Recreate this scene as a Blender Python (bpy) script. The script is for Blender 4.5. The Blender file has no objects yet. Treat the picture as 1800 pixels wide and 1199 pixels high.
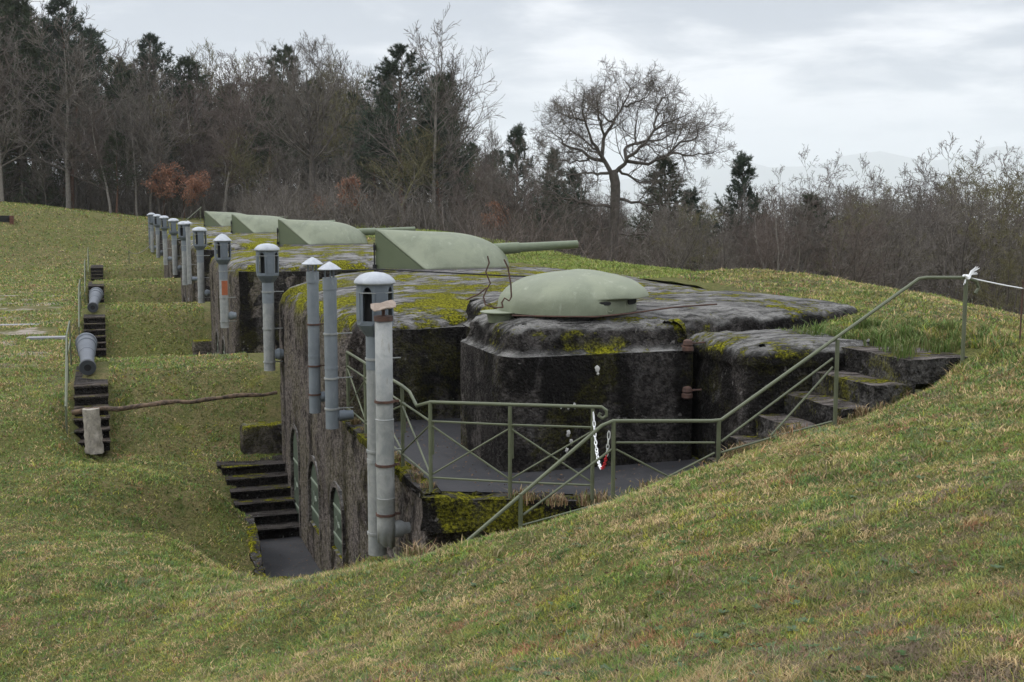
import bpy, bmesh, math, random
import numpy as np
from mathutils import Vector, Matrix, noise
from mathutils.geometry import delaunay_2d_cdt
R = math.radians
PI = math.pi
scene = bpy.context.scene
COL = scene.collection

# ------------------------------------------------------------------ camera, sky, sun, exposure
FPX, VX, HY = 2100.0, 176.0, 352.0
_t = (1199 / 2 - HY) / FPX
PITCH = math.atan(_t)
_c, _s = math.cos(PITCH), math.sin(PITCH)
YAW = math.atan((900 - VX) / (FPX * _c + (1199 / 2 - HY) * _s))
_cy, _sy = math.cos(YAW), math.sin(YAW)
cam_d = bpy.data.cameras.new('camera')
cam = bpy.data.objects.new('camera', cam_d)
COL.objects.link(cam)
cam_d.sensor_width = 36
cam_d.lens = FPX / 1800 * 36
cam_d.clip_start = 0.1
cam_d.clip_end = 40000
cam.location = (0, 0, 0)
cam.rotation_euler = (PI / 2 - PITCH, 0, -YAW)
scene.camera = cam
scene.view_settings.view_transform = 'Standard'
scene.view_settings.look = 'None'
scene.view_settings.gamma = 1
scene.view_settings.exposure = 0.80
scene.cycles.volume_bounces = 3
SUN_EL, SUN_AZ = R(48), R(-75)          # azimuth measured from +Y towards +X

def unpx(px, py, d=None, X=None, Y=None, Z=None):
    u = px - 900.0
    v = 599.5 - py
    hf = FPX * _c + v * _s
    z = -FPX * _s + v * _c
    r = (hf * _sy + u * _cy, hf * _cy - u * _sy, z)
    k = d / hf if d is not None else X / r[0] if X is not None else Y / r[1] if Y is not None else Z / r[2]
    return Vector((k * r[0], k * r[1], k * r[2]))

class NT:
    def __init__(s, tree):
        s.t = tree
        tree.nodes.clear()
    def n(s, typ, **kw):
        nd = s.t.nodes.new('ShaderNode' + typ)
        ins = kw.pop('i', {})
        for k, v in kw.items():
            setattr(nd, k, v)
        for k, v in ins.items():
            s.set(nd.inputs[k], v)
        return nd
    def set(s, sock, v):
        if isinstance(v, bpy.types.NodeSocket):
            s.t.links.new(v, sock)
        elif isinstance(v, (tuple, list)) and sock.type == 'RGBA' and len(v) == 3:
            sock.default_value = (*v, 1)
        else:
            sock.default_value = v
    def noise(s, vec, scale, detail=4, rough=0.55, dist=0.0):
        return s.n('TexNoise', i={'Vector': vec, 'Scale': scale, 'Detail': detail, 'Roughness': rough, 'Distortion': dist}).outputs['Fac']
    def ramp(s, fac, a, b, lo=0.0, hi=1.0):
        return s.n('MapRange', interpolation_type='SMOOTHSTEP', i={'Value': fac, 'From Min': a, 'From Max': b, 'To Min': lo, 'To Max': hi}).outputs[0]
    def mix(s, f, a, b):
        m = s.n('Mix', data_type='RGBA')
        s.set(m.inputs[0], f); s.set(m.inputs[6], a); s.set(m.inputs[7], b)
        return m.outputs[2]
    def math(s, op, a, b=0.0, clamp=False):
        m = s.n('Math', operation=op, use_clamp=clamp)
        s.set(m.inputs[0], a); s.set(m.inputs[1], b)
        return m.outputs[0]
    def map(s, vec, scale):
        return s.n('Mapping', i={'Vector': vec, 'Scale': scale}).outputs[0]

world = bpy.data.worlds.new('World')
scene.world = world
world.use_nodes = True
w = NT(world.node_tree)
tc = w.n('TexCoord').outputs['Generated']
sky = w.n('TexSky', sky_type='NISHITA', sun_disc=False, sun_elevation=SUN_EL, sun_rotation=SUN_AZ)
bg1 = w.n('Background', i={'Color': sky.outputs[0], 'Strength': 0.05})
sep = w.n('SeparateXYZ', i={0: tc})
zc = w.math('MAXIMUM', sep.outputs[2], 0.0)
zi = w.math('ADD', zc, 0.12)
pv = w.n('CombineXYZ', i={0: w.math('DIVIDE', sep.outputs[0], zi), 1: w.math('DIVIDE', sep.outputs[1], zi), 2: 0.3}).outputs[0]
n1 = w.noise(pv, 0.55, 6, 0.55, 0.5)
n2 = w.noise(pv, 1.7, 5, 0.6, 0.3)
cl = w.math('ADD', w.math('MULTIPLY', n1, 0.65), w.math('MULTIPLY', n2, 0.35))
clc = w.mix(w.ramp(cl, 0.43, 0.57), (0.245, 0.27, 0.315), (0.58, 0.585, 0.605))
cl_hz = w.mix(w.ramp(zc, 0.0, 0.10), (0.39, 0.415, 0.46), clc)
grad = w.math('ADD', 1.0, w.math('MULTIPLY', w.ramp(zc, 0.28, 0.9), 2.2))
bg2 = w.n('Background', i={'Color': cl_hz, 'Strength': w.math('MULTIPLY', grad, 1.09)})
mx = w.n('MixShader', i={0: 0.93, 1: bg1.outputs[0], 2: bg2.outputs[0]})
out = w.n('OutputWorld', i={0: mx.outputs[0]})

sd = bpy.data.lights.new('sun', 'SUN')
so = bpy.data.objects.new('sun', sd)
COL.objects.link(so)
sd.energy = 0.9
sd.angle = R(22)
sd.color = (1.0, 0.96, 0.9)
_v = Vector((math.sin(SUN_AZ) * math.cos(SUN_EL), math.cos(SUN_AZ) * math.cos(SUN_EL), math.sin(SUN_EL)))
so.rotation_euler = _v.to_track_quat('Z', 'Y').to_euler()

# ------------------------------------------------------------------ materials
def mat(name):
    m = bpy.data.materials.new(name)
    m.use_nodes = True
    return m, NT(m.node_tree)

def finish(t, color, rough=0.8, bump=None, bstr=0.3, bdist=0.02, metal=0.0, spec=0.4):
    b = t.n('BsdfPrincipled', i={'Base Color': color, 'Roughness': rough, 'Metallic': metal, 'Specular IOR Level': spec})
    if bump is not None:
        bp = t.n('Bump', i={'Height': bump, 'Strength': bstr, 'Distance': bdist})
        t.set(b.inputs['Normal'], bp.outputs[0])
    t.n('OutputMaterial', i={0: b.outputs[0]})

def concrete(name, dark, light, moss=0.5, top=(0.36, 0.35, 0.335), streak=0.5, wet=0.0, vmoss=0.0):
    m, t = mat(name)
    co = t.n('TexCoord').outputs['Object']
    nz = t.n('SeparateXYZ', i={0: t.n('NewGeometry').outputs['Normal']}).outputs[2]
    st = t.math('ADD', t.math('MULTIPLY', t.noise(t.map(co, (1.5, 1.5, 0.30)), 1.1, 4, 0.5, 0.3), 0.5), t.math('MULTIPLY', t.noise(co, 1.9, 10, 0.72, 0.5), 0.5))
    st2 = t.noise(t.map(co, (7, 7, 0.35)), 1.6, 5, 0.6)
    big = t.noise(co, 0.55, 4, 0.6)
    fine = t.noise(co, 14, 8, 0.7)
    c = t.mix(t.ramp(st, 0.585 - 0.2 * streak, 0.68 - 0.2 * streak), dark, light)
    c = t.mix(t.ramp(st2, 0.62, 0.74, 0, 0.35), c, tuple(q * 0.35 for q in dark))
    c = t.mix(t.ramp(big, 0.45, 0.7, 0, 0.6), c, tuple((a * 0.7 + b * 0.3) * 0.9 for a, b in zip(light, dark)))
    c = t.mix(t.ramp(fine, 0.36, 0.62, 0.8, 0.0), c, tuple(q * 0.4 for q in dark))
    sc_ = t.noise(t.map(co, (1, 1, 0.6)), 3.4, 10, 0.8, 1.0)
    c = t.mix(t.ramp(sc_, 0.56, 0.66, 0, 0.55), c, tuple(0.5 * q + 0.08 for q in light))
    sp = t.noise(co, 9, 3, 0.5, 0.5)
    c = t.mix(t.ramp(sp, 0.68, 0.74, 0, 0.6), c, (0.30, 0.28, 0.26))
    agg = t.n('TexVoronoi', i={'Vector': co, 'Scale': 28.0, 'Randomness': 1.0}).outputs['Distance']
    grit = t.noise(co, 55, 5, 0.75)
    c = t.mix(t.ramp(grit, 0.60, 0.68, 0, 0.5), c, (0.22, 0.205, 0.19))
    c = t.mix(t.ramp(grit, 0.34, 0.42, 0.6, 0.0), c, tuple(q * 0.3 for q in dark))
    # cracks with lime bloom
    vo = t.n('TexVoronoi', feature='DISTANCE_TO_EDGE', i={'Vector': t.n('VectorMath', operation='ADD', i={0: co, 1: t.n('TexNoise', i={'Vector': co, 'Scale': 1.5, 'Detail': 5}).outputs['Color']}).outputs[0], 'Scale': 0.8}).outputs[0]
    ck = t.math('MULTIPLY', t.ramp(vo, 0.0, 0.006, 1, 0), t.ramp(big, 0.42, 0.6))
    c = t.mix(t.math('MULTIPLY', ck, 0.35), c, (0.24, 0.22, 0.2))
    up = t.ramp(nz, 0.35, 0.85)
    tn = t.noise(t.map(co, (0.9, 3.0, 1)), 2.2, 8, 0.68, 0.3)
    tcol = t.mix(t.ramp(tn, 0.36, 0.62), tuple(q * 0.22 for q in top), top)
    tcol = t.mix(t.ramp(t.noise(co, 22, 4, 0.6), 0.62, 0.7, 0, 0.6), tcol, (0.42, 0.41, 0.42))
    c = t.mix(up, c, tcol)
    mn = t.noise(co, 0.9, 9, 0.68, 0.4)
    md = t.noise(co, 26, 4, 0.7)
    mcol = t.mix(t.ramp(md, 0.38, 0.66), (0.05, 0.05, 0.008), (0.37, 0.355, 0.025))
    edge = 0.665 - 0.2 * moss
    mn = t.math('ADD', mn, t.math('MULTIPLY', t.math('SUBTRACT', t.noise(t.map(co, (6, 22, 10)), 1.0, 6, 0.7), 0.5), 0.35))
    mk = t.math('MULTIPLY', t.ramp(mn, edge, edge + 0.07), t.ramp(nz, 0.1, 0.6, vmoss, 1.0))
    c = t.mix(mk, c, mcol)
    bp = t.math('ADD', t.math('MULTIPLY', fine, 0.6), t.math('ADD', t.math('MULTIPLY', mk, 0.5), t.math('MULTIPLY', sp, 0.5)))
    bp = t.math('ADD', bp, t.math('ADD', t.math('MULTIPLY', agg, 0.5), t.math('MULTIPLY', grit, 0.5)))
    finish(t, c, 1.0, bp, 1.0, 0.11, spec=0.05)
    return m

def paint(name, c1, c2, rough=0.45, scale=3.0, dirt=(0.08, 0.07, 0.05), dirt_amt=0.4, metal=0.0, bst=0.08):
    m, t = mat(name)
    co = t.n('TexCoord').outputs['Object']
    a = t.noise(co, scale, 6, 0.65, 0.5)
    b = t.noise(t.map(co, (3, 3, 0.5)), scale * 1.5, 6, 0.7)
    c = t.mix(t.ramp(a, 0.35, 0.65), c1, c2)
    c = t.mix(t.ramp(b, 0.56, 0.72, 0, dirt_amt), c, dirt)
    nz = t.n('SeparateXYZ', i={0: t.n('NewGeometry').outputs['Normal']}).outputs[2]
    finish(t, c, t.ramp(a, 0.3, 0.7, rough, min(1, rough + 0.2)), t.noise(co, 30, 4, 0.6), bst, 0.01, metal)
    return m

M = {}
M['facade'] = concrete('facade_concrete', (0.027, 0.022, 0.020), (0.25, 0.215, 0.19), 1.0, streak=0.78, vmoss=0.10)
M['black'] = concrete('blackened_concrete', (0.022, 0.020, 0.019), (0.12, 0.108, 0.10), 0.72, streak=0.5, top=(0.33, 0.32, 0.30), vmoss=0.12)
M['mossy'] = concrete('mossy_concrete', (0.022, 0.02, 0.018), (0.08, 0.072, 0.062), 0.95, streak=0.3, top=(0.14, 0.13, 0.125), vmoss=0.6)
M['steps'] = concrete('step_concrete', (0.018, 0.016, 0.015), (0.08, 0.07, 0.062), 0.35, streak=0.3, top=(0.10, 0.088, 0.08))
M['stepsR'] = concrete('slab_concrete', (0.03, 0.028, 0.026), (0.17, 0.16, 0.15), 0.82, streak=0.5, top=(0.24, 0.21, 0.19), vmoss=0.4)
M['door'] = paint('dark_green_steel', (0.045, 0.062, 0.042), (0.062, 0.08, 0.055), 0.5, dirt_amt=0.35)
M['latch'] = paint('pale_green_iron', (0.18, 0.21, 0.16), (0.22, 0.25, 0.2), 0.5)
M['gun'] = paint('shield_green', (0.140, 0.158, 0.104), (0.200, 0.218, 0.15), 0.5, 1.6, dirt=(0.27, 0.285, 0.215), dirt_amt=0.75, bst=0.3)
M['gunshade'] = paint('shaded_plate_green', (0.085, 0.105, 0.058), (0.10, 0.12, 0.068), 0.5, 2.0, dirt_amt=0.2)  # darker shield green: shade of the upright rear plates put into the colour
M['rail'] = paint('railing_green', (0.088, 0.098, 0.056), (0.108, 0.12, 0.072), 0.45, 5.0, dirt_amt=0.25)
M['grey'] = paint('grey_pipe_paint', (0.135, 0.155, 0.17), (0.165, 0.185, 0.2), 0.5, 4.0, dirt=(0.3, 0.32, 0.33), dirt_amt=0.4)
M['zinc'] = paint('weathered_zinc', (0.20, 0.21, 0.205), (0.28, 0.285, 0.27), 0.6, 6.0, dirt=(0.13, 0.115, 0.085), dirt_amt=0.75)
M['lead'] = paint('lantern_grey', (0.10, 0.118, 0.135), (0.13, 0.15, 0.17), 0.5, 4.0, dirt_amt=0.2)
M['cap'] = paint('pale_cap_zinc', (0.30, 0.32, 0.345), (0.38, 0.40, 0.42), 0.45, 8.0, dirt=(0.2, 0.2, 0.2), dirt_amt=0.4)
M['rust'] = paint('rusty_iron', (0.055, 0.032, 0.026), (0.10, 0.055, 0.04), 0.85, 10.0, dirt_amt=0.5)
M['rustcap'] = paint('rusty_flat_cap', (0.20, 0.155, 0.12), (0.27, 0.22, 0.18), 0.8, 10.0, dirt=(0.2, 0.09, 0.04), dirt_amt=0.6)
M['orange'] = paint('orange_rust', (0.33, 0.10, 0.04), (0.26, 0.08, 0.035), 0.85, 8.0, dirt=(0.2, 0.2, 0.18), dirt_amt=0.6)
M['dark'] = paint('dark_interior', (0.012, 0.012, 0.013), (0.02, 0.02, 0.02), 0.9, 5.0, dirt_amt=0.1)
M['asphalt'] = paint('dark_wet_asphalt', (0.020, 0.020, 0.022), (0.036, 0.035, 0.037), 0.72, 2.0, dirt=(0.10, 0.085, 0.07), dirt_amt=0.35, bst=0.5)
M['cannon'] = paint('grey_cannon_iron', (0.075, 0.084, 0.098), (0.11, 0.122, 0.138), 0.5, 5.0, dirt_amt=0.4)
M['muzzle'] = paint('dark_cannon_muzzle', (0.035, 0.04, 0.045), (0.05, 0.055, 0.06), 0.5, 5.0, dirt_amt=0.2)
M['pale_wood'] = paint('pale_bare_wood', (0.2, 0.18, 0.15), (0.33, 0.30, 0.25), 0.9, 9.0, dirt=(0.07, 0.065, 0.045), dirt_amt=0.85, bst=0.6)
M['log'] = paint('dark_bark_log', (0.035, 0.025, 0.018), (0.17, 0.115, 0.075), 0.85, 9.0, dirt_amt=0.5, bst=0.8)
M['white'] = paint('white_plastic', (0.72, 0.72, 0.72), (0.8, 0.8, 0.8), 0.5, dirt_amt=0.15)
M['red'] = paint('red_plastic', (0.5, 0.02, 0.03), (0.58, 0.03, 0.04), 0.4, dirt_amt=0.1)
M['slab'] = paint('pale_drain_slab', (0.19, 0.19, 0.20), (0.25, 0.245, 0.25), 0.6, dirt_amt=0.3)
M['brick'] = paint('dark_brick', (0.10, 0.035, 0.025), (0.14, 0.06, 0.04), 0.8, 12, dirt_amt=0.6)
M['bark'] = paint('grey_brown_bark', (0.060, 0.050, 0.042), (0.10, 0.088, 0.075), 0.9, 5, dirt=(0.08, 0.085, 0.03), dirt_amt=0.5, bst=0.8)
M['barkpale'] = paint('pale_bark', (0.15, 0.135, 0.115), (0.23, 0.21, 0.185), 0.9, 5, dirt=(0.09, 0.09, 0.035), dirt_amt=0.7, bst=0.8)
M['barkgreen'] = paint('lichen_bark', (0.085, 0.08, 0.045), (0.15, 0.14, 0.06), 0.9, 5, dirt_amt=0.3, bst=0.8)
M['twig'] = paint('grey_brown_twigs', (0.080, 0.068, 0.058), (0.16, 0.14, 0.12), 0.9, 2, dirt=(0.10, 0.095, 0.04), dirt_amt=0.4)
M['twigred'] = paint('reddish_twigs', (0.085, 0.066, 0.055), (0.125, 0.10, 0.085), 0.9, 2, dirt_amt=0.2)
M['twigolive'] = paint('olive_twigs', (0.10, 0.09, 0.045), (0.14, 0.125, 0.06), 0.9, 2, dirt_amt=0.2)
M['pinebark'] = paint('reddish_pine_bark', (0.10, 0.058, 0.042), (0.15, 0.085, 0.06), 0.9, 4, dirt_amt=0.4, bst=0.8)
M['needle'] = paint('dark_green_needles', (0.030, 0.044, 0.022), (0.052, 0.068, 0.032), 0.75, 0.8, dirt=(0.055, 0.06, 0.025), dirt_amt=0.5)
M['needle2'] = paint('blue_green_needles', (0.030, 0.046, 0.030), (0.054, 0.074, 0.046), 0.75, 0.8, dirt=(0.055, 0.06, 0.025), dirt_amt=0.4)
M['copper'] = paint('dry_copper_leaves', (0.22, 0.095, 0.055), (0.30, 0.15, 0.09), 0.8, 2, dirt_amt=0.3)
M['litter'] = paint('brown_litter', (0.085, 0.05, 0.03), (0.16, 0.10, 0.06), 0.9, 9, dirt_amt=0.3)
M['deadleaf'] = paint('dark_dry_leaves', (0.05, 0.035, 0.028), (0.08, 0.06, 0.045), 0.8, 2, dirt_amt=0.3)

# grass and ground
m, t = mat('grass_blades'); M['grass'] = m
vc = t.n('Attribute', attribute_name='tint').outputs['Color']
bs = t.n('BsdfPrincipled', i={'Base Color': vc, 'Roughness': 0.7, 'Specular IOR Level': 0.2})
tr = t.n('BsdfTranslucent', i={'Color': vc})
t.n('OutputMaterial', i={0: t.n('MixShader', i={0: 0.25, 1: bs.outputs[0], 2: tr.outputs[0]}).outputs[0]})
m, t = mat('turf'); M['turf'] = m
co = t.n('TexCoord').outputs['Object']
a = t.noise(co, 0.35, 5, 0.6); b = t.noise(co, 2.3, 7, 0.7); c_ = t.noise(co, 17, 8, 0.75); d_ = t.noise(co, 70, 4, 0.7)
c = t.mix(t.ramp(b, 0.38, 0.60), (0.088, 0.10, 0.029), (0.155, 0.13, 0.056))
c = t.mix(t.ramp(a, 0.42, 0.62), c, (0.11, 0.115, 0.032))
c = t.mix(t.ramp(c_, 0.5, 0.68, 0, 0.7), c, (0.22, 0.17, 0.09))
c = t.mix(t.ramp(c_, 0.36, 0.50, 0.85, 0), c, (0.038, 0.042, 0.016))
c = t.mix(t.ramp(t.noise(co, 5.5, 8, 0.75), 0.52, 0.64, 0, 0.55), c, (0.10, 0.125, 0.035))
c = t.mix(t.ramp(d_, 0.35, 0.5, 0.6, 0), c, (0.045, 0.04, 0.02))
c = t.mix(t.ramp(t.noise(co, 1.1, 6, 0.7), 0.6, 0.72, 0, 0.5), c, (0.15, 0.15, 0.02))
sx = t.n('SeparateXYZ', i={0: co})
mx_ = t.math('MULTIPLY', t.ramp(sx.outputs[0], -7.5, -4.5), t.ramp(sx.outputs[0], -1.8, -1.2, 1, 0))
my_ = t.math('MULTIPLY', t.ramp(sx.outputs[1], 30, 38), t.ramp(sx.outputs[1], 56, 64, 1, 0))
pm = t.math('MULTIPLY', t.math('MULTIPLY', mx_, my_), t.ramp(t.noise(co, 0.55, 5, 0.65), 0.50, 0.60))
c = t.mix(pm, c, (0.30, 0.26, 0.22))
far = t.ramp(t.n('VectorMath', operation='LENGTH', i={0: co}).outputs['Value'], 150, 900)
fc = t.mix(t.ramp(t.noise(co, 0.006, 6, 0.6), 0.45, 0.58), (0.035, 0.04, 0.03), (0.14, 0.17, 0.08))
c = t.mix(far, c, fc)
finish(t, c, 0.95, t.math('ADD', c_, t.math('MULTIPLY', b, 2.0)), 0.9, 0.06, spec=0.1)
m, t = mat('forest_hills'); M['hills'] = m
co = t.n('TexCoord').outputs['Object']
finish(t, t.mix(t.ramp(t.noise(co, 0.002, 5), 0.4, 0.6), (0.03, 0.04, 0.03), (0.06, 0.07, 0.045)), 0.95)

# ------------------------------------------------------------------ mesh helpers
def tag(o, label=None, cat=None, group=None, kind=None):
    if label: o['label'] = label
    if cat: o['category'] = cat
    if group: o['group'] = group
    if kind: o['kind'] = kind
    return o

def empty(name, loc=(0, 0, 0), rz=0.0):
    o = bpy.data.objects.new(name, None)
    o.empty_display_size = 0.2
    COL.objects.link(o)
    o.location = loc
    o.rotation_euler = (0, 0, rz)
    return o

def raw(name, verts, faces, material, parent=None, smooth=True, angle=0.7):
    me = bpy.data.meshes.new(name)
    me.from_pydata([tuple(v) for v in verts], [], faces)
    me.materials.append(material)
    if smooth:
        me.shade_smooth()
        me.set_sharp_from_angle(angle=angle)
    o = bpy.data.objects.new(name, me)
    COL.objects.link(o)
    if parent: o.parent = parent
    return o

def fast_mesh(name, V, F, material, smooth=False):
    """V (n,3) array, F (m,k) array"""
    me = bpy.data.meshes.new(name)
    V = np.asarray(V, np.float32); F = np.asarray(F, np.int32)
    me.vertices.add(len(V)); me.vertices.foreach_set('co', V.ravel())
    k = F.shape[1]
    me.loops.add(F.size); me.loops.foreach_set('vertex_index', F.ravel())
    me.polygons.add(len(F)); me.polygons.foreach_set('loop_start', np.arange(0, F.size, k, dtype=np.int32))
    me.polygons.foreach_set('use_smooth', np.full(len(F), smooth))
    me.materials.append(material)
    me.update(calc_edges=True)
    return me

def link(name, me, parent=None):
    o = bpy.data.objects.new(name, me)
    COL.objects.link(o)
    if parent: o.parent = parent
    return o

class MB:
    def __init__(s): s.v = []; s.f = []
    def add(s, vs, fs):
        b = len(s.v)
        s.v += [Vector(v) for v in vs]
        s.f += [tuple(i + b for i in f) for f in fs]
        return s
    def box(s, c, d, rz=0, M4=None):
        x, y, z = d[0] / 2, d[1] / 2, d[2] / 2
        vs = [Vector((sx * x, sy * y, sz * z)) for sz in (-1, 1) for sy in (-1, 1) for sx in (-1, 1)]
        r = Matrix.Rotation(rz, 3, 'Z') if M4 is None else M4
        vs = [r @ v + Vector(c) for v in vs]
        return s.add(vs, [(0, 2, 3, 1), (4, 5, 7, 6), (0, 1, 5, 4), (2, 6, 7, 3), (0, 4, 6, 2), (1, 3, 7, 5)])
    def tube(s, pts, r, k=8, cap=True):
        pts = [Vector(p) for p in pts]
        rs = r if isinstance(r, (list, tuple)) else [r] * len(pts)
        n = len(pts); vs = []; ref = None
        for i, p in enumerate(pts):
            t = (pts[min(i + 1, n - 1)] - pts[max(i - 1, 0)]).normalized()
            if ref is None:
                ref = t.orthogonal().normalized() if abs(t.z) < 0.99 else Vector((1, 0, 0))
            a = (ref - t * ref.dot(t)).normalized(); ref = a
            b = t.cross(a)
            for j in range(k):
                q = 2 * PI * j / k
                vs.append(p + (a * math.cos(q) + b * math.sin(q)) * rs[i])
        fs = [(i * k + j, i * k + (j + 1) % k, (i + 1) * k + (j + 1) % k, (i + 1) * k + j) for i in range(n - 1) for j in range(k)]
        if cap: fs += [tuple(range(k - 1, -1, -1)), tuple(range((n - 1) * k, n * k))]
        return s.add(vs, fs)
    def lathe(s, prof, k=24, c=(0, 0, 0), axis='Z', ph=0.0):
        vs = []
        for r_, z in prof:
            for j in range(k):
                q = 2 * PI * j / k + ph
                p = (r_ * math.cos(q), r_ * math.sin(q), z) if axis == 'Z' else (r_ * math.cos(q), z, r_ * math.sin(q)) if axis == 'Y' else (z, r_ * math.cos(q), r_ * math.sin(q))
                vs.append(Vector(p) + Vector(c))
        n = len(prof)
        fs = [(i * k + j, i * k + (j + 1) % k, (i + 1) * k + (j + 1) % k, (i + 1) * k + j) for i in range(n - 1) for j in range(k)]
        fs += [tuple(range(k - 1, -1, -1)), tuple(range((n - 1) * k, n * k))]
        return s.add(vs, fs)
    def build(s, name, material, parent=None, angle=0.7, bevel=0, smooth=True):
        o = raw(name, s.v, s.f, material, parent, False)
        bm = bmesh.new(); bm.from_mesh(o.data)
        bmesh.ops.remove_doubles(bm, verts=bm.verts, dist=1e-5)
        bmesh.ops.recalc_face_normals(bm, faces=bm.faces)
        bm.to_mesh(o.data); bm.free()
        if smooth:
            o.data.shade_smooth(); o.data.set_sharp_from_angle(angle=angle)
        if bevel:
            bv = o.modifiers.new('bevel', 'BEVEL'); bv.width = bevel; bv.segments = 2; bv.limit_method = 'ANGLE'
        return o

def copy_tree(o, parent=None):
    c = o.copy(); COL.objects.link(c); c.parent = parent
    for ch in list(o.children): copy_tree(ch, c)
    return c

M['surround'] = concrete('surround_concrete', (0.06, 0.05, 0.045), (0.27, 0.24, 0.21), 0.3, streak=0.9)
def roughen(o, amp=0.02, scale=2.0, cuts=0, seed=0):
    me = o.data
    if cuts:
        bm = bmesh.new(); bm.from_mesh(me)
        bmesh.ops.subdivide_edges(bm, edges=bm.edges, cuts=cuts, use_grid_fill=True)
        bm.to_mesh(me); bm.free()
    off = Vector((seed * 7.1, seed * 3.3, seed * 1.7))
    for v in me.vertices:
        n = noise.fractal(v.co * scale + off, 0.7, 2.1, 4)
        v.co += v.normal * n * amp
    return o

# ------------------------------------------------------------------ terrain
PER = 16.5
def sstep(a, b, x):
    t = np.clip((x - a) / (b - a), 0, 1)
    return t * t * (3 - 2 * t)

CP = []
def cp(px, py, d): CP.append(tuple(unpx(px, py, d=d)))
for q in [(0, 1199, 12.2), (0, 1050, 15.0), (0, 900, 19.5), (0, 780, 25), (250, 850, 21.5), (370, 860, 21.8), (200, 1199, 11), (200, 1020, 15.3), (400, 1199, 9.4),
          (400, 1040, 14.2), (560, 1022, 14.2), (560, 1120, 10.6), (700, 987, 12.8), (700, 1199, 7.4), (700, 1080, 9.8),
          (830, 946, 11.9), (900, 1199, 6.4), (950, 1050, 8.6), (1075, 881, 11.9), (1150, 1199, 5.5), (1180, 1000, 7.9), (1262, 816, 12.9),
          (1400, 1199, 4.9), (1350, 900, 9.0), (1500, 1000, 6.8), (1600, 850, 8.8), (1800, 1199, 4.2), (1800, 1000, 5.9), (1800, 800, 8.6),
          (1467, 747, 13.6), (1640, 690, 13.3), (1700, 642, 14.0), (1800, 650, 13.2), (1800, 590, 16), (1660, 570, 18),
          (300, 1010, 15.8), (300, 945, 18.2), (470, 1034, 15.6), (420, 1012, 16.4), (515, 1036, 15.2), (150, 950, 17.8), (100, 1100, 13.6), (300, 1110, 12.4), (440, 800, 26), (250, 800, 25.5), (100, 800, 25.5)]:
    cp(*q)
CP += [(-0.4, 25.4, -5.24), (-1.8, 25, -5.12), (0.8, 25.6, -5.34), (0, 0, -1.8), (4, 0, -1.7), (-4, 0, -2.6), (8, 1, -1.6), (14, 4, -1.6), (-10, 4, -4.2), (16, 12, -1.7), (10, 13, -1.85), (11, 16, -1.7), (-12, 14, -4.9), (-14, 26, -4.9), (2.35, 18.4, -6.12), (2.38, 20.4, -6.5), (2.35, 23.2, -6.5), (2.15, 24.6, -6.05), (1.3, 22, -5.85), (0.2, 22, -5.36), (2.0, 25.8, -5.66), (3.4, 26.5, -5.65),
       (3.4, 13.5, -4.35), (4.5, 12.2, -4.1), (12, 20, -1.7), (13, 26, -1.75), (11.6, 15, -1.74), (10.6, 14.3, -1.85), (12, 17.5, -1.68), (9, 24, -2.2), (5, 22, -4.5), (6, 16, -3.2), (4.5, 27, -5.3), (9, 28, -3)]
for q in [(1077, 884), (1180, 850), (1262, 812), (1320, 788), (1380, 760), (1467, 740), (1560, 712), (1640, 682)]: CP.append(tuple(unpx(*q, Y=11.74)))
CP = np.array(CP)
def tps_fit(P, lam=0.02):
    n = len(P); d = np.hypot(P[:, None, 0] - P[None, :, 0], P[:, None, 1] - P[None, :, 1])
    K = np.where(d > 0, d * d * np.log(d + 1e-9), 0) + lam * np.eye(n)
    Q = np.c_[np.ones(n), P[:, :2]]
    A = np.block([[K, Q], [Q.T, np.zeros((3, 3))]])
    return np.linalg.solve(A, np.r_[P[:, 2], 0, 0, 0])
TW = tps_fit(CP)
def tps(X, Y):
    sh = X.shape; X = X.ravel(); Y = Y.ravel(); out = np.empty(len(X))
    for i in range(0, len(X), 20000):
        x = X[i:i + 20000]; y = Y[i:i + 20000]
        d = np.hypot(x[:, None] - CP[None, :, 0], y[:, None] - CP[None, :, 1])
        out[i:i + 20000] = (np.where(d > 0, d * d * np.log(d + 1e-9), 0)) @ TW[:-3] + TW[-3] + TW[-2] * x + TW[-1] * y
    return out.reshape(sh)

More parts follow.
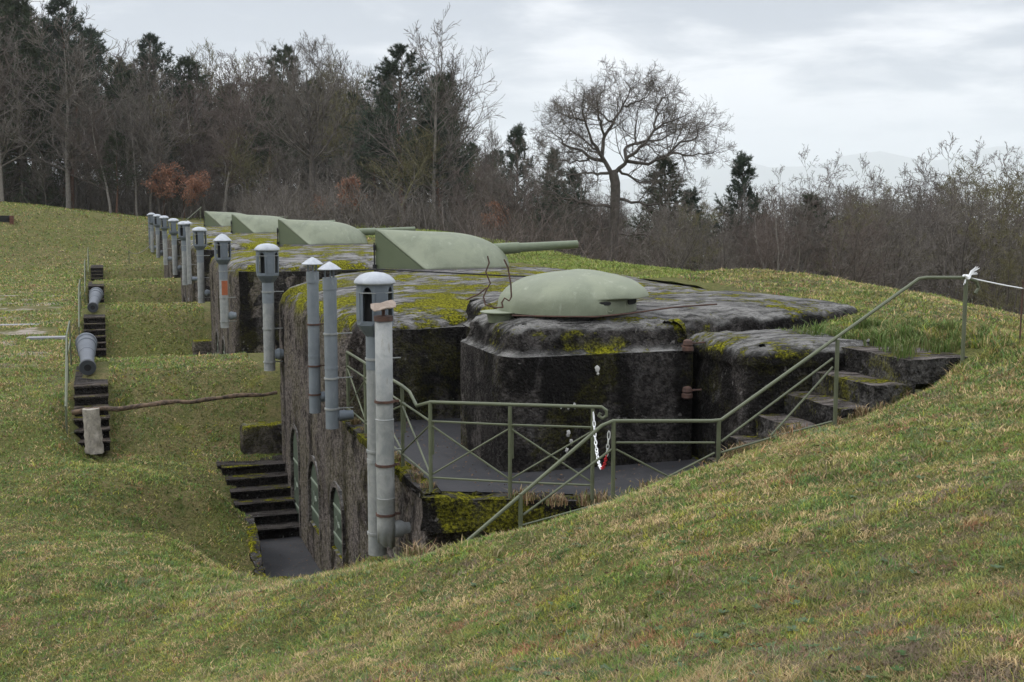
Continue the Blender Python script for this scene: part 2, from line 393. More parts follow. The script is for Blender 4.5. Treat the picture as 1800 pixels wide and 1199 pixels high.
CREST = np.array([[tuple(unpx(a, b, d=c))[:2] for a, b, c in [(1800, 585, 15.5), (1600, 553, 19), (1400, 520, 22.5), (1165, 485, 28.5), (905, 455, 37)]]])[0]
def crest_x(Y):
    ys = np.r_[0, 8, CREST[:, 1], 50, 70, 100, 200]
    xs = np.r_[9, 10, CREST[:, 0], 15, 17, 18, 20]
    o = np.argsort(ys)
    return np.interp(Y, ys[o], xs[o])
def terrain(X, Y):
    X = np.asarray(X, float); Y = np.asarray(Y, float)
    near = tps(np.clip(X, -16, 18), np.clip(Y, -4, 30))
    # far field left: plateau, mounds, hill
    ph = (Y - 26.2) % PER
    ridge = sstep(0, 3.3, ph) * (1 - sstep(5.6, 9.2, ph))
    low = -5.6 + 1.58 * ridge + 0.2 * (1 - sstep(27, 31, Y)) * (1 - sstep(0.6, 1.6, X))
    plat = -4.25 + 0 * Y
    left = plat + (low - plat) * sstep(-1.3, -0.1, X)
    left = left + (-4.25 - left) * sstep(76, 82, Y)
    hh = np.interp(X, [-60, -30, -12, -5, 4, 12, 30], [1.2, 0.9, 0.15, -0.4, -1.45, -1.8, -2.2])
    left = left + (hh - left) * sstep(80, 95, Y - 0.1 * X)
    meadow = -1.76 - 0.0 * Y + (hh + 1.76) * sstep(80, 100, Y)
    fldy = left + (meadow - left) * sstep(7.8, 10.5, X)
    wgt = sstep(23.5, 27.5, Y + 0.0 * X)
    z = near + (fldy - near) * wgt
    # beyond the crest the hill falls away to the right
    cx = crest_x(Y)
    over = np.maximum(0, X - cx)
    fall = 0.20 * over * sstep(0, 6, over) + 0.0
    fall = np.where(over > 40, 8 + (over - 40) * 0.28, fall)
    z = z - fall * (1 - 0.55 * sstep(60, 110, Y) * (1 - sstep(25, 60, X)))
    r = np.hypot(X, Y)
    z = z - np.maximum(0, r - 170) * 0.16 * sstep(170, 300, r)
    z = np.maximum(z, -150 + 6 * np.sin(X * 0.004) * np.cos(Y * 0.003))
    behind = sstep(0, -30, Y)
    z = z - 0.05 * np.maximum(0, -Y - 4) * behind
    return z
def tz(x, y): return float(terrain(np.array([x]), np.array([y]))[0])

PIT = (2.45, 3.62, 16.2, 25.7)
# footprints removed from the turf sheet
HOLES = [PIT, (3.4, 5.2, 13.45, 26), (5.2, 9.25, 11.78, 26), (4.8, 10.6, 15.4, 19.6), (4.8, 9.25, 13.9, 15.4), (4.8, 11.0, 19.6, 29.5)]
def in_hole(x, y):
    h = np.zeros(np.shape(x), bool)
    for a, b, c, d in HOLES: h |= (x > a) & (x < b) & (y > c) & (y < d)
    return h
def lines(segs, extra):
    out = []
    for a, b, s in segs: out += list(np.arange(a, b, s))
    out = np.array(sorted(set(np.round(out, 3))))
    for e in extra:
        out = out[np.abs(out - e) > 0.07]
    return np.array(sorted(list(out) + list(extra)))
geo = [60 * 1.28 ** i for i in range(1, 25)]
gx = lines([(-60, -12, 1.5), (-12, 16, 0.2), (16, 60, 1.2)], [2.45, 3.4, 3.62, 4.8, 5.2, 9.25, 10.6, 11.0])
gx = np.r_[[-g for g in geo][::-1], gx, geo]
gy = lines([(-30, 2, 2), (2, 32, 0.2), (32, 100, 0.5), (100, 160, 2)], [13.45, 11.78, 13.9, 15.4, 16.2, 19.6, 25.7, 26.0, 29.5])
gy = np.r_[[-g for g in geo][::-1], gy, [160 * 1.25 ** i for i in range(1, 23)]]
GX, GY = np.meshgrid(gx, gy)
GZ = terrain(GX, GY)
rs = np.random.RandomState(3)
def vnoise(X, Y, s, seed):
    r = np.random.RandomState(seed); T = r.rand(64, 64)
    x = X / s; y = Y / s; xi = np.floor(x).astype(int); yi = np.floor(y).astype(int)
    fx = x - xi; fy = y - yi; fx = fx * fx * (3 - 2 * fx); fy = fy * fy * (3 - 2 * fy)
    g = lambda a, b: T[a % 64, b % 64]
    return (g(xi, yi) * (1 - fx) + g(xi + 1, yi) * fx) * (1 - fy) + (g(xi, yi + 1) * (1 - fx) + g(xi + 1, yi + 1) * fx) * fy
def bumps(X, Y):
    return 0.07 * (vnoise(X, Y, 1.3, 1) - 0.5) + 0.05 * (vnoise(X, Y, 0.5, 2) - 0.5) + 0.12 * (vnoise(X, Y, 3.7, 4) - 0.5)
GZ = GZ + bumps(GX, GY)
ny, nx = GX.shape
idx = np.arange(nx * ny).reshape(ny, nx)
F = np.stack([idx[:-1, :-1], idx[:-1, 1:], idx[1:, 1:], idx[1:, :-1]], -1).reshape(-1, 4)
cxm = (GX[:-1, :-1] + GX[1:, 1:]).ravel() / 2; cym = (GY[:-1, :-1] + GY[1:, 1:]).ravel() / 2
F = F[~in_hole(cxm, cym)]
ground = link('ground', fast_mesh('ground', np.stack([GX, GY, GZ], -1).reshape(-1, 3), F, M['turf'], True))
tag(ground, 'olive and straw coloured turf slope falling to the lawn', kind='structure')

# far hills
az = np.linspace(R(-50), R(80), 160)
def ridgeline(name, dist, base, amp, seed, label):
    r = np.random.RandomState(seed)
    h = base * (0.35 + 0.65 * sstep(R(20), R(34), az)) + amp * (0.6 * np.sin(az * 9 + seed) + 0.5 * np.sin(az * 23 + 2 * seed) + 0.25 * np.sin(az * 51 + seed) + 0.1 * r.randn(len(az)))
    V = []
    for k, (dd, hf) in enumerate([(dist - 1500, 0.0), (dist - 600, 0.45), (dist, 1.0), (dist + 900, 0.2)]):
        for i, a_ in enumerate(az):
            V.append((math.sin(a_) * dd, math.cos(a_) * dd, -155 + (h[i] + 155) * hf * (1 + 0.08 * math.sin(i * 0.9 + k))))
    n = len(az); FF = [(k * n + i, k * n + i + 1, (k + 1) * n + i + 1, (k + 1) * n + i) for k in range(3) for i in range(n - 1)]
    o = link(name, fast_mesh(name, V, FF, M['hills'], True))
    tag(o, label, kind='structure')
ridgeline('hills', 16500, 520, 90, 2, 'blue hazy hills on the horizon')

# ------------------------------------------------------------------ concrete blocks
def round_poly(poly, r=0.3, step=0.16):
    n = len(poly); pts = []
    rr = r if isinstance(r, (list, tuple)) else [r] * n
    for i in range(n):
        p = Vector(poly[i]); a = Vector(poly[i - 1]) - p; b = Vector(poly[(i + 1) % n]) - p
        q = min(rr[i], a.length * 0.45, b.length * 0.45)
        A = p + a.normalized() * q; B = p + b.normalized() * q
        for k in range(6):
            t = k / 5
            pts.append(A * (1 - t) ** 2 + p * 2 * t * (1 - t) + B * t * t)
    out = []
    for i in range(len(pts)):
        a, b = pts[i], pts[(i + 1) % len(pts)]
        m = max(1, int((b - a).length / step))
        for k in range(m): out.append(a.lerp(b, k / m))
    res = [out[0]]
    for p in out[1:]:
        if (p - res[-1]).length > step * 0.35: res.append(p)
    return res

def block(name, poly, z0, zt, material, r=0.3, prof=((0, -0.30), (0.05, -0.14), (0.16, -0.04), (0.34, 0.0)), crown=0.25, amp=0.03, seed=0, cuts=(), parent=None, step=0.16, lip=0.04, crown_len=2.0, grid=0.3):
    ring = round_poly(poly, r, step)
    n = len(ring)
    area = sum(ring[i].x * ring[(i + 1) % n].y - ring[(i + 1) % n].x * ring[i].y for i in range(n))
    if area < 0: ring.reverse()
    nor = []
    for i in range(n):
        t = (ring[(i + 2) % n] - ring[i - 2]).normalized()
        nor.append(Vector((-t.y, t.x)))
    rows = []
    z = z0
    zr = zt + prof[0][1]
    m = max(2, int((zr - z0) / 0.22))
    for k in range(m): rows.append((0.0, z0 + (zr - z0) * k / m))
    rows += [(p[0], zt + p[1]) for p in prof]
    vs = []
    for j, (ins, z) in enumerate(rows):
        for i in range(n):
            p = ring[i] + nor[i] * ins
            vs.append(Vector((p.x, p.y, z)))
    fs = [(j * n + i, j * n + (i + 1) % n, (j + 1) * n + (i + 1) % n, (j + 1) * n + i) for j in range(len(rows) - 1) for i in range(n)]
    last = (len(rows) - 1) * n
    top = [Vector((vs[last + i].x, vs[last + i].y)) for i in range(n)]
    ta = np.array([[p.x, p.y] for p in top])
    lo = ta.min(0); hi = ta.max(0)
    g = grid
    X, Y = np.meshgrid(np.arange(lo[0], hi[0], g), np.arange(lo[1], hi[1], g))
    q = np.c_[X.ravel(), Y.ravel()] + rs.rand(X.size, 2) * 0.08
    ins = np.zeros(len(q), bool)
    for i in range(n):
        a = ta[i]; b = ta[(i + 1) % n]
        cnd = ((a[1] > q[:, 1]) != (b[1] > q[:, 1]))
        with np.errstate(divide='ignore', invalid='ignore'):
            xx = (b[0] - a[0]) * (q[:, 1] - a[1]) / (b[1] - a[1] + 1e-12) + a[0]
        ins ^= cnd & (q[:, 0] < xx)
    dist = np.sqrt(((q[:, None, :] - ta[None]) ** 2).sum(-1)).min(1)
    keep = ins & (dist > 0.45 * grid)
    q = q[keep]; dist = dist[keep]
    pts2 = top + [Vector(p) for p in q]
    res = delaunay_2d_cdt(pts2, [], [list(range(n))], 1, 1e-5)
    zmap = [zt + prof[-1][1]] * n + [zt + prof[-1][1] + crown * (1 - math.exp(-d / crown_len)) for d in dist]
    base = len(vs)
    newid = []
    for k, v in enumerate(res[0]):
        orig = res[3][k][0] if res[3][k] else 0
        if orig < n:
            newid.append(last + orig)
        else:
            newid.append(len(vs)); vs.append(Vector((v.x, v.y, zmap[orig])))
    for f in res[2]: fs.append(tuple(newid[i] for i in f))
    fs.append(tuple(range(n - 1, -1, -1)))
    o = raw(name, vs, fs, material, parent, True, 1.0)
    off = Vector((seed * 3.7, seed * 1.9, 0))
    for v in o.data.vertices:
        if v.co.z <= z0 + 0.01: continue
        p = v.co + off
        nn = v.normal
        d = noise.fractal(p * 1.1, 0.8, 2.0, 4) * amp * 0.7 + noise.fractal(p * 6, 0.6, 2.0, 4) * amp * 0.7 + (noise.fractal(p * 17, 0.6, 2.0, 2) * amp * 0.55 if step < 0.12 else 0)
        e = 1 - min(1, abs(v.co.z - (zt - 0.12)) / 0.35)
        if e > 0 and abs(nn.z) < 0.98:
            d -= e * lip * (max(0, noise.fractal(p * 2.6 + Vector((9, 9, 9)), 0.8, 2, 4)) * 1.6 + abs(noise.fractal(p * 9, 0.5, 2, 3)) * 0.8)
        v.co += nn * d
    if cuts:
        for c in cuts:
            mo = o.modifiers.new('cut', 'BOOLEAN'); mo.object = c; mo.operation = 'DIFFERENCE'; mo.solver = 'EXACT'
        dg = bpy.context.evaluated_depsgraph_get()
        me = bpy.data.meshes.new_from_object(o.evaluated_get(dg))
        o.modifiers.clear(); o.data = me
        me.set_sharp_from_angle(angle=0.8)
        for c in cuts: bpy.data.objects.remove(c)
    return o

def arch(yc, w, zb, zt, n=10):
    h = w / 2; pts = [(yc - h, zb), (yc + h, zb)]
    for k in range(n + 1):
        a = PI * k / n
        pts.append((yc + h * math.cos(a), zt - h * 0.95 + h * 0.95 * math.sin(a)))
    return pts
def arch_prism(x0, x1, yc, w, zb, zt, grow=0.0):
    m = MB(); A = arch(yc, w, zb, zt); n = len(A)
    cz = (zb + zt) / 2
    B = [(yc + (y - yc) * (1 + grow), cz + (z - cz) * (1 + grow)) for y, z in A]
    m.add([(x0, y, z) for y, z in B] + [(x1, y, z) for y, z in A], [tuple(range(n)), tuple(range(2 * n - 1, n - 1, -1))] + [(i, i + n, (i + 1) % n + n, (i + 1) % n) for i in range(n)])
    return m
XF = 3.52
def shutters(parent, specs, xf=XF):
    for (yc, w_, zb, zt) in specs:
        inn = arch(yc, w_ * 1.02, zb, zt); out_ = arch(yc, w_ * 1.02 + 0.18, zb - 0.06, zt + 0.10); n = len(inn)
        m = MB(); vs = [(xf - 0.022, y, z) for y, z in out_] + [(xf - 0.022, y, z) for y, z in inn] + [(xf + 0.05, y, z) for y, z in inn] + [(xf + 0.05, y, z) for y, z in out_]
        fs = []
        for i in range(1, n):
            j = (i + 1) % n
            fs += [(i, j, n + j, n + i), (n + i, n + j, 2 * n + j, 2 * n + i), (3 * n + i, 3 * n + j, j, i)]
        m.add(vs, fs); o = m.build('arch_surround', M['surround'], parent, angle=0.5)
        d = arch_prism(xf + 0.035, xf + 0.10, yc, w_ - 0.01, zb + 0.02, zt - 0.01).build('shutter', M['door'], parent, bevel=0.004)
        for fz in (0.22, 0.66):
            b = MB(); zz = zb + (zt - zb) * fz
            b.box((xf + 0.028, yc, zz), (0.014, w_ * 0.94, 0.035))
            b.build('strap', M['latch'], d)
        l = MB(); zc_ = zb + (zt - zb) * 0.45
        l.tube([(xf + 0.02, yc - 0.05, zc_), (xf + 0.0, yc - 0.22, zc_ - 0.02)], 0.014, 6)
        l.tube([(xf + 0.02, yc, zc_ + 0.02), (xf - 0.01, yc + 0.02, zc_ + 0.13)], 0.014, 6)
        l.tube([(xf + 0.02, yc, zc_ - 0.02), (xf - 0.01, yc + 0.04, zc_ - 0.13)], 0.014, 6)
        l.lathe([(0.03, -0.02), (0.04, 0.0), (0.03, 0.02)], 10, (xf + 0.025, yc, zc_), 'X')
        l.build('latch', M['latch'], d)

winA = [(23.75, 0.95, -6.62, -4.55), (21.5, 1.12, -6.0, -4.75), (19.25, 1.0, -5.85, -4.72)]
cutA = [arch_prism(XF - 0.25, XF + 0.07, *q, grow=0.10 if q[2] < -6.3 else 0.16).build('cutter', M['dark']) for q in winA]
polyA = [(3.52, 16.9), (3.52, 26.0), (4.3, 27.6), (5.6, 30.2), (7.4, 31.0), (11, 30.8), (12.0, 27), (11.8, 20), (9.8, 18.3), (5.6, 18.3), (5.6, 16.9)]
# lower facade carries the terrace; upper block stands on it
lowA = [(3.52, 13.45), (3.52, 26.0), (4.3, 27.6), (7, 29.5), (7, 18), (5.15, 12.72)]
upA = [(3.52, 18.3), (3.52, 26.0), (4.3, 27.6), (5.6, 30.2), (7.4, 31.0), (11.4, 31.0), (12.4, 27), (12.3, 20), (11.6, 17.9), (8.5, 18.3)]
A = block('gun_block', upA, -6.9, -1.8, M['facade'], r=[0.9, 0.5, 0.6, 0.8, 0.8, 0.8, 0.8, 0.8, 0.6, 0.3], prof=((0, -0.42), (0.07, -0.2), (0.22, -0.06), (0.5, 0.0)), crown=0.22, crown_len=1.6, cuts=cutA[:3], seed=1, amp=0.022, step=0.10, grid=0.2)
tag(A, 'nearest long concrete gun block with mossy roof and three green arched shutters', 'bunker', 'concrete gun blocks of the battery')
shutters(A, winA)

# dark end-wall skin of block A facing the terrace
def endwall(x0, x1, y, z0, z1, seed, parent):
    m = MB(); m.box(((x0 + x1) / 2, y, (z0 + z1) / 2), (x1 - x0, 0.10, z1 - z0))
    o = m.build('end_wall', M['black'], parent)
    roughen(o, 0.05, 1.4, 14, seed)
    return o
endwall(3.95, 6.2, 18.28, -3.6, -2.02, 3, A)

blocks = []
for k, (ya, yb, word) in enumerate([(35.0, 43.3, 'second'), (51.0, 59.6, 'third'), (67.8, 76.2, 'fourth'), (84.3, 92.5, 'farthest')]):
    g = 28.0 + PER * (k + 1)
    poly = [(3.52, ya), (3.52, yb), (4.4, g - 0.3), (5.6, g + 2.2), (7.4, g + 3.0), (11, g + 2.8), (12, g - 1), (11.8, ya + 0.3), (7.4, ya - 0.4)]
    ws = [(ya + 3.4, 0.95, -5.7, -4.35), (ya + 5.6, 0.95, -5.7, -4.35)]
    cu = [arch_prism(XF - 0.25, XF + 0.07, *q, grow=0.25).build('cutter', M['dark']) for q in ws] if k < 2 else []
    B = block('gun_block', poly, -5.6, -1.8, M['facade'], r=[0.5, 0.5, 0.6, 0.8, 0.8, 0.8, 0.8, 0.8, 0.6], prof=((0, -0.42), (0.07, -0.2), (0.22, -0.06), (0.5, 0.0)), crown=0.22, crown_len=1.6, seed=5 + k, cuts=cu, amp=0.028 if k < 2 else 0.02, step=0.2)
    tag(B, {'second': 'second concrete gun block from the front, behind the pipe with orange rust', 'third': 'third concrete gun block from the front, past the second one', 'fourth': 'fourth concrete gun block from the front, with small pipes along it', 'farthest': 'farthest concrete gun block, its end beside the grass hill'}[word], 'bunker', 'concrete gun blocks of the battery')
    if k < 2: shutters(B, ws)
    m_ = MB(); m_.box((5.5, ya - 0.16, -3.7), (3.6, 0.10, 3.3), rz=-0.10)
    o = m_.build('end_wall', M['black'], B); roughen(o, 0.05, 1.4, 12, k + 9)
    blocks.append(B)

# terrace on the lower facade
T = block('terrace', [(3.53, 13.45), (3.53, 18.9), (5.4, 19.2), (8.5, 19.2), (8.6, 15), (7.5, 13.2), (7.6, 11.78), (5.15, 11.78), (5.15, 12.62)], -6.9, -3.5, M['facade'], r=0.06, prof=((0, -0.04), (0.01, -0.01), (0.04, 0.0)), crown=0.0, seed=2, amp=0.022)
tag(T, 'low concrete terrace in front of the bell block, inside the green railing', 'terrace')
m_ = MB()
m_.add([(3.74, 13.6, -3.48), (5.2, 12.95, -3.48), (5.4, 11.9, -3.48), (7.5, 11.9, -3.48), (7.5, 18.4, -3.48), (3.74, 18.4, -3.48)], [(0, 1, 2, 3, 4, 5)])
m_.add([(3.74, 13.6, -3.56), (5.2, 12.95, -3.56), (5.4, 11.9, -3.56), (7.5, 11.9, -3.56), (7.5, 18.4, -3.56), (3.74, 18.4, -3.56)], [(5, 4, 3, 2, 1, 0)])
m_.build('paving', M['asphalt'], T)
kb = MB()
kb.box((3.60, 15.85, -3.49), (0.22, 4.9, 0.10))
o = kb.build('kerb', M['mossy'], T); roughen(o, 0.035, 3.5, 20, 2)
kb = MB(); a_, b_ = Vector((3.55, 13.42, 0)), Vector((5.2, 12.66, 0))
kb.box(((a_.x + b_.x) / 2, (a_.y + b_.y) / 2 - 0.02, -3.66), ((b_ - a_).length + 0.15, 0.28, 0.40), rz=math.atan2(b_.y - a_.y, b_.x - a_.x))
o = kb.build('kerb', M['mossy'], T); roughen(o, 0.05, 2.5, 18, 5)

# observation bell block
bbp = [(4.75, 14.2), (4.75, 16.35), (5.3, 16.7), (5.5, 18.9), (11.0, 18.9), (11.3, 15.6), (9.2, 14.85), (7.47, 14.7), (7.47, 14.2)]
BB = block('observation_block', bbp, -3.7, -1.60, M['black'], r=[0.35, 0.35, 0.3, 0.2, 0.4, 0.4, 0.3, 0.1, 0.12], prof=((0, -0.42), (0.0, -0.385), (0.02, -0.375), (0.05, -0.365), (0.075, -0.33), (0.10, -0.28), (0.11, -0.22), (0.12, -0.16), (0.14, -0.11), (0.17, -0.065), (0.22, -0.03), (0.29, -0.01), (0.36, 0.0)), crown=0.10, crown_len=0.5, seed=11, amp=0.014, step=0.055, lip=0.05, grid=0.13)
tag(BB, 'black stained concrete block that carries the green bell, with crumbling edge', 'bunker')
def lime(parent, spots, seed):
    """white lime blooms: thin crusts standing on the wall face"""
    r = random.Random(seed); m = MB()
    for (x, z, s) in spots:
        k = 11; vs = []; ph = r.random() * 6
        for j in range(k):
            q = 2 * PI * j / k
            rr_ = s * (0.55 + 0.5 * r.random())
            vs.append((x + rr_ * math.cos(q) * 0.7, 14.165, z + rr_ * math.sin(q)))
        vs.append((x, 14.14, z))
        m.add(vs, [(j, (j + 1) % k, k) for j in range(k)])
    return m
M['lime'] = paint('lime_bloom', (0.34, 0.33, 0.31), (0.5, 0.49, 0.46), 0.9, 20, dirt_amt=0.3)
LIME = [(6.02, -2.17, 0.06), (6.03, -2.24, 0.03), (5.62, -2.66, 0.035), (5.70, -2.64, 0.05), (5.52, -2.66, 0.02), (5.62, -3.0, 0.05), (5.66, -3.1, 0.04), (5.6, -3.22, 0.05)]
for i, q in enumerate(LIME): lime(BB, [q], i).build('lime_crust', M['lime'], BB)
# short concrete buttress leaning on the left corner
m_ = MB(); m_.add([(4.72, 14.35, -2.75), (4.80, 14.15, -2.75), (4.98, 14.05, -3.55), (4.80, 13.95, -3.55), (4.72, 15.1, -2.75), (4.60, 15.1, -3.55)], [(0, 1, 2, 3), (0, 3, 5, 4), (1, 4, 5, 2)])

# stair block at right
SB = block('stair_flank_wall', [(7.62, 13.05), (7.62, 15.0), (9.6, 15.0), (9.7, 13.05)], -3.7, -1.82, M['black'], r=[0.25, 0.3, 0.2, 0.05], prof=((0.0, -0.34), (-0.01, -0.30), (-0.04, -0.27), (-0.05, -0.2), (-0.03, -0.13), (0.02, -0.07), (0.1, -0.03), (0.25, 0.0)), crown=0.05, seed=15, amp=0.018, step=0.06, lip=0.045, grid=0.12)
tag(SB, 'rounded concrete wall stub beside the outdoor stairs right of the bell block', 'wall')
ST = empty('terrace_stairs', (8.3, 12.4, -3.5))
tag(ST, 'short flight of mossy concrete slab steps climbing right to the turf', 'stairs')
xs = [7.25, 7.65, 8.08, 8.50, 8.97]
zs = [-3.23, -2.97, -2.70, -2.43, -2.17, -1.88]
xs = [7.12, 7.42, 7.74, 8.12, 8.52, 8.98]
for i, x in enumerate(xs):
    m_ = MB()
    x1 = (xs[i + 1] + 0.12) if i < 5 else 9.9
    yn = 11.74 + 0.012 * (i % 2)
    c = Vector(((x + x1) / 2, (yn + 13.2) / 2, zs[i] - 0.15)) - ST.location
    m_.box(c, (x1 - x, 13.2 - yn, 0.30))
    o = m_.build('step', M['stepsR'], ST); roughen(o, 0.022, 3.0, 9, 30 + i)
    o.data.shade_smooth(); o.data.set_sharp_from_angle(angle=0.9)
# retaining wall under the second railing
RW = MB()
n = 12
top = []
for i in range(n + 1):
    x = 5.2 + (9.3 - 5.2) * i / n
    top.append((x, tz(x, 11.6) - 0.09))
vs = []; fs = []
for (x, z) in top: vs += [(x, 11.62, -3.9), (x, 11.80, -3.9), (x, 11.80, z), (x, 11.62, z)]
for i in range(n): 
    a = 4 * i
    fs += [(a + 1, a + 5, a + 6, a + 2), (a + 2, a + 6, a + 7, a + 3), (a, a + 3, a + 7, a + 4)]
fs += [(0, 1, 2, 3), (4 * n, 4 * n + 3, 4 * n + 2, 4 * n + 1)]
RW.add(vs, fs)
o = RW.build('retaining_wall', M['black']); tag(o, 'low concrete wall holding the turf bank along the stair railing', 'wall')

# ------------------------------------------------------------------ sunken walk and its stairs
PZ = -6.65
m_ = MB()
m_.box(((PIT[0] + 3.56) / 2, (15.8 + 23.4) / 2, PZ - 0.1), (3.56 - PIT[0], 7.6, 0.2))
o = m_.build('walkway', M['asphalt']); tag(o, 'dark wet sunken walk along the foot of the first block', kind='structure')
roughen(o, 0.02, 1.5, 10, 2)
m_ = MB()
y = 15.9
vs = []; fs = []
ys = np.linspace(16.0, 25.9, 26)
ys = np.linspace(16.0, 23.5, 22)
for yy in ys:
    z = tz(2.40, yy) + 0.05
    vs += [(2.30, yy, PZ - 0.2), (2.47, yy, PZ - 0.2), (2.47, yy, z), (2.30, yy, z)]
for i in range(len(ys) - 1):
    a = 4 * i
    fs += [(a + 1, a + 5, a + 6, a + 2), (a + 2, a + 6, a + 7, a + 3), (a, a + 3, a + 7, a + 4)]
fs += [(0, 1, 2, 3), (4 * len(ys) - 4, 4 * len(ys) - 1, 4 * len(ys) - 2, 4 * len(ys) - 3)]
m_.add(vs, fs)
o = m_.build('rubble_kerb', M['mossy']); tag(o, 'mossy rubble edge wall along the left side of the sunken walk', 'kerb wall')
roughen(o, 0.07, 4.0, 2, 7)
m_ = MB(); m_.box(((2.3 + 3.5) / 2, 16.05, -6.2), (1.25, 0.2, 1.1)); o = m_.build('end_wall', M['mossy']); o.name = 'walk_end_wall'; tag(o, 'low wall closing the near end of the sunken walk', 'wall')
S = empty('sunken_stairs', (3.0, 23.3, PZ)); tag(S, 'dark concrete steps rising from the sunken walk beside the tall door', 'stairs')
for i in range(6):
    m_ = MB(); y0 = 0.385 * i; y1 = 2.5
    x0 = -0.56 - 0.045 * i
    m_.box(((x0 + 0.53) / 2, (y0 + y1) / 2, 0.175 * i + 0.0875 - 0.0), (0.53 - x0, y1 - y0, 0.177))
    st_ = m_.build('step', M['steps'], S)
    m_ = MB(); m_.box(((x0 + 0.53) / 2, y0 + 0.17, 0.175 * (i + 1) + 0.012), (0.55 - x0, 0.42, 0.035))
    o = m_.build('tread', M['steps'], st_); roughen(o, 0.012, 4, 6, i)
m_ = MB(); m_.box((-0.12, 2.62, 0.90), (1.46, 0.75, 0.3)); o = m_.build('landing', M['steps'], S); roughen(o, 0.02, 3, 6, 8)

# wing walls standing out from the facade
for k, yy in enumerate([26.35, 43.3, 59.9]):
    poly = [(2.75 + 0.15 * k, yy), (2.75 + 0.15 * k, yy + 0.5), (3.9, yy + 0.5), (3.9, yy)]
    W_ = block('wing_wall', poly, -6.3, -4.95, M['facade'], r=0.12, seed=20 + k, amp=0.02, crown=0.02, prof=((0, -0.08), (0.03, 0)), step=0.12, lip=0.02)
    tag(W_, ['small dark wing wall beside the first block, under the log end', 'small dark wing wall beside the second gun block', 'small dark wing wall beside the third gun block'][k], 'wall', 'wing walls of the gun blocks')

# ------------------------------------------------------------------ guns
def make_gun():
    root = empty('gun_turret')
    L, Hh, Wd = 3.35, 0.97, 1.05
    NU, NV = 16, 30
    vs = []
    for sgn in (-1, 1):
        for iv in range(NV + 1):
            v = iv / NV
            for iu in range(NU + 1):
                u = iu / NU
                s_ = v
                xl = L * v
                nose = max(0, (xl - 1.75) / (L - 1.75))
                zt = (Hh - 0.045 * xl) * math.sqrt(max(0, 1 - nose ** 2.2))
                wd = Wd * (1 - 0.25 * nose ** 2) * math.sqrt(max(0, 1 - nose ** 3.5)) 
                a = u * PI / 2
                e = 0.62
                yc, zc_ = math.sin(a) ** 0.95, math.cos(a) ** 0.95
                bl = min(1, v / 0.35); bl = bl * bl * (3 - 2 * bl) * 0.55
                y_ = (u * (1 - bl) + yc * bl) * wd
                z_ = ((1 - u) * (1 - bl) + zc_ * bl) * zt
                x_ = 0.97 * u * (1 - v) ** 2 + xl
                x_ = min(x_, L)
                # soft ridge
                z_ -= 0.035 * math.exp(-(u / 0.06) ** 2)
                vs.append((x_, sgn * y_, z_))
    fs = []; n = (NU + 1); off = (NV + 1) * n
    for h in (0, 1):
        for iv in range(NV):
            for iu in range(NU):
                a = h * off + iv * n + iu
                fs.append((a, a + 1, a + n + 1, a + n))
    m = MB(); m.add(vs, fs)
    sh = m.build('shield', M['gun'], root, angle=1.2)
    md = sh.modifiers.new('thick', 'SOLIDIFY'); md.thickness = 0.03; md.offset = -1
    for sgn in (-1, 1):
        p = MB(); q = 0.012
        a, b, c = Vector((0, 0, Hh - 0.05)), Vector((0, 0, -0.1)), Vector((1.04, sgn * Wd * 1.04, -0.1))
        d = Vector((0.02, 0, 0.0))
        p.add([a, b, c, a + d, b + d, c + d], [(0, 1, 2), (5, 4, 3), (0, 3, 4, 1), (1, 4, 5, 2), (2, 5, 3, 0)])
        p.build('rear_plate', M['gunshade'], root)
    h = MB()
    h.tube([(-0.03, -0.02, 0.02), (-0.03, -0.02, 0.62)], 0.018, 6)
    h.box((-0.03, -0.03, 0.5), (0.05, 0.06, 0.12)); h.box((-0.03, -0.03, 0.05), (0.08, 0.08, 0.10))
    h.build('hinge', M['dark'], root)
    b = MB(); z0 = 0.42; x0 = 2.6
    b.tube([(x0, 0, z0 - 0.02), (3.3, 0, z0 + 0.02), (3.62, 0, z0 + 0.035), (3.625, 0, z0 + 0.035), (4.6, 0, z0 + 0.075), (5.17, 0, z0 + 0.10)], [0.14, 0.14, 0.135, 0.115, 0.105, 0.10], 20, cap=True)
    bo = b.build('barrel', M['gunshade'], root)
    bo.data.materials[0] = M['barrel'] if 'barrel' in M else M['gunshade']
    b = MB(); b.lathe([(0.055, 0), (0.055, 0.004)], 16, (5.171, 0, z0 + 0.10), 'X'); b.build('bore', M['dark'], bo)
    s = MB(); s.lathe([(1.75, -0.12), (1.75, 0.02), (1.6, 0.06), (1.2, 0.07)], 40, (1.75, 0, -0.05)); s.build('ring_plate', M['roofring'], root, angle=0.4)
    return root
M['barrel'] = paint('barrel_green', (0.11, 0.135, 0.08), (0.135, 0.16, 0.10), 0.4, 3.0, dirt_amt=0.2)
M['roofring'] = concrete('apron_concrete', (0.06, 0.055, 0.05), (0.16, 0.15, 0.14), 0.5, top=(0.2, 0.19, 0.19))
gun = make_gun()
gl = ['nearest green gun shield with its long barrel pointing right', 'second green gun shield, its barrel tip hidden behind the nearest one', 'third green gun shield from the front, low on the mossy roof', 'farthest green gun shield, beyond the small grey pipes']
for k in range(4):
    o = gun if k == 0 else copy_tree(gun)
    o.location = (6.15, 28.0 + PER * k, -1.62)
    tag(o, gl[k], 'gun', 'gun turrets on the concrete roofs')

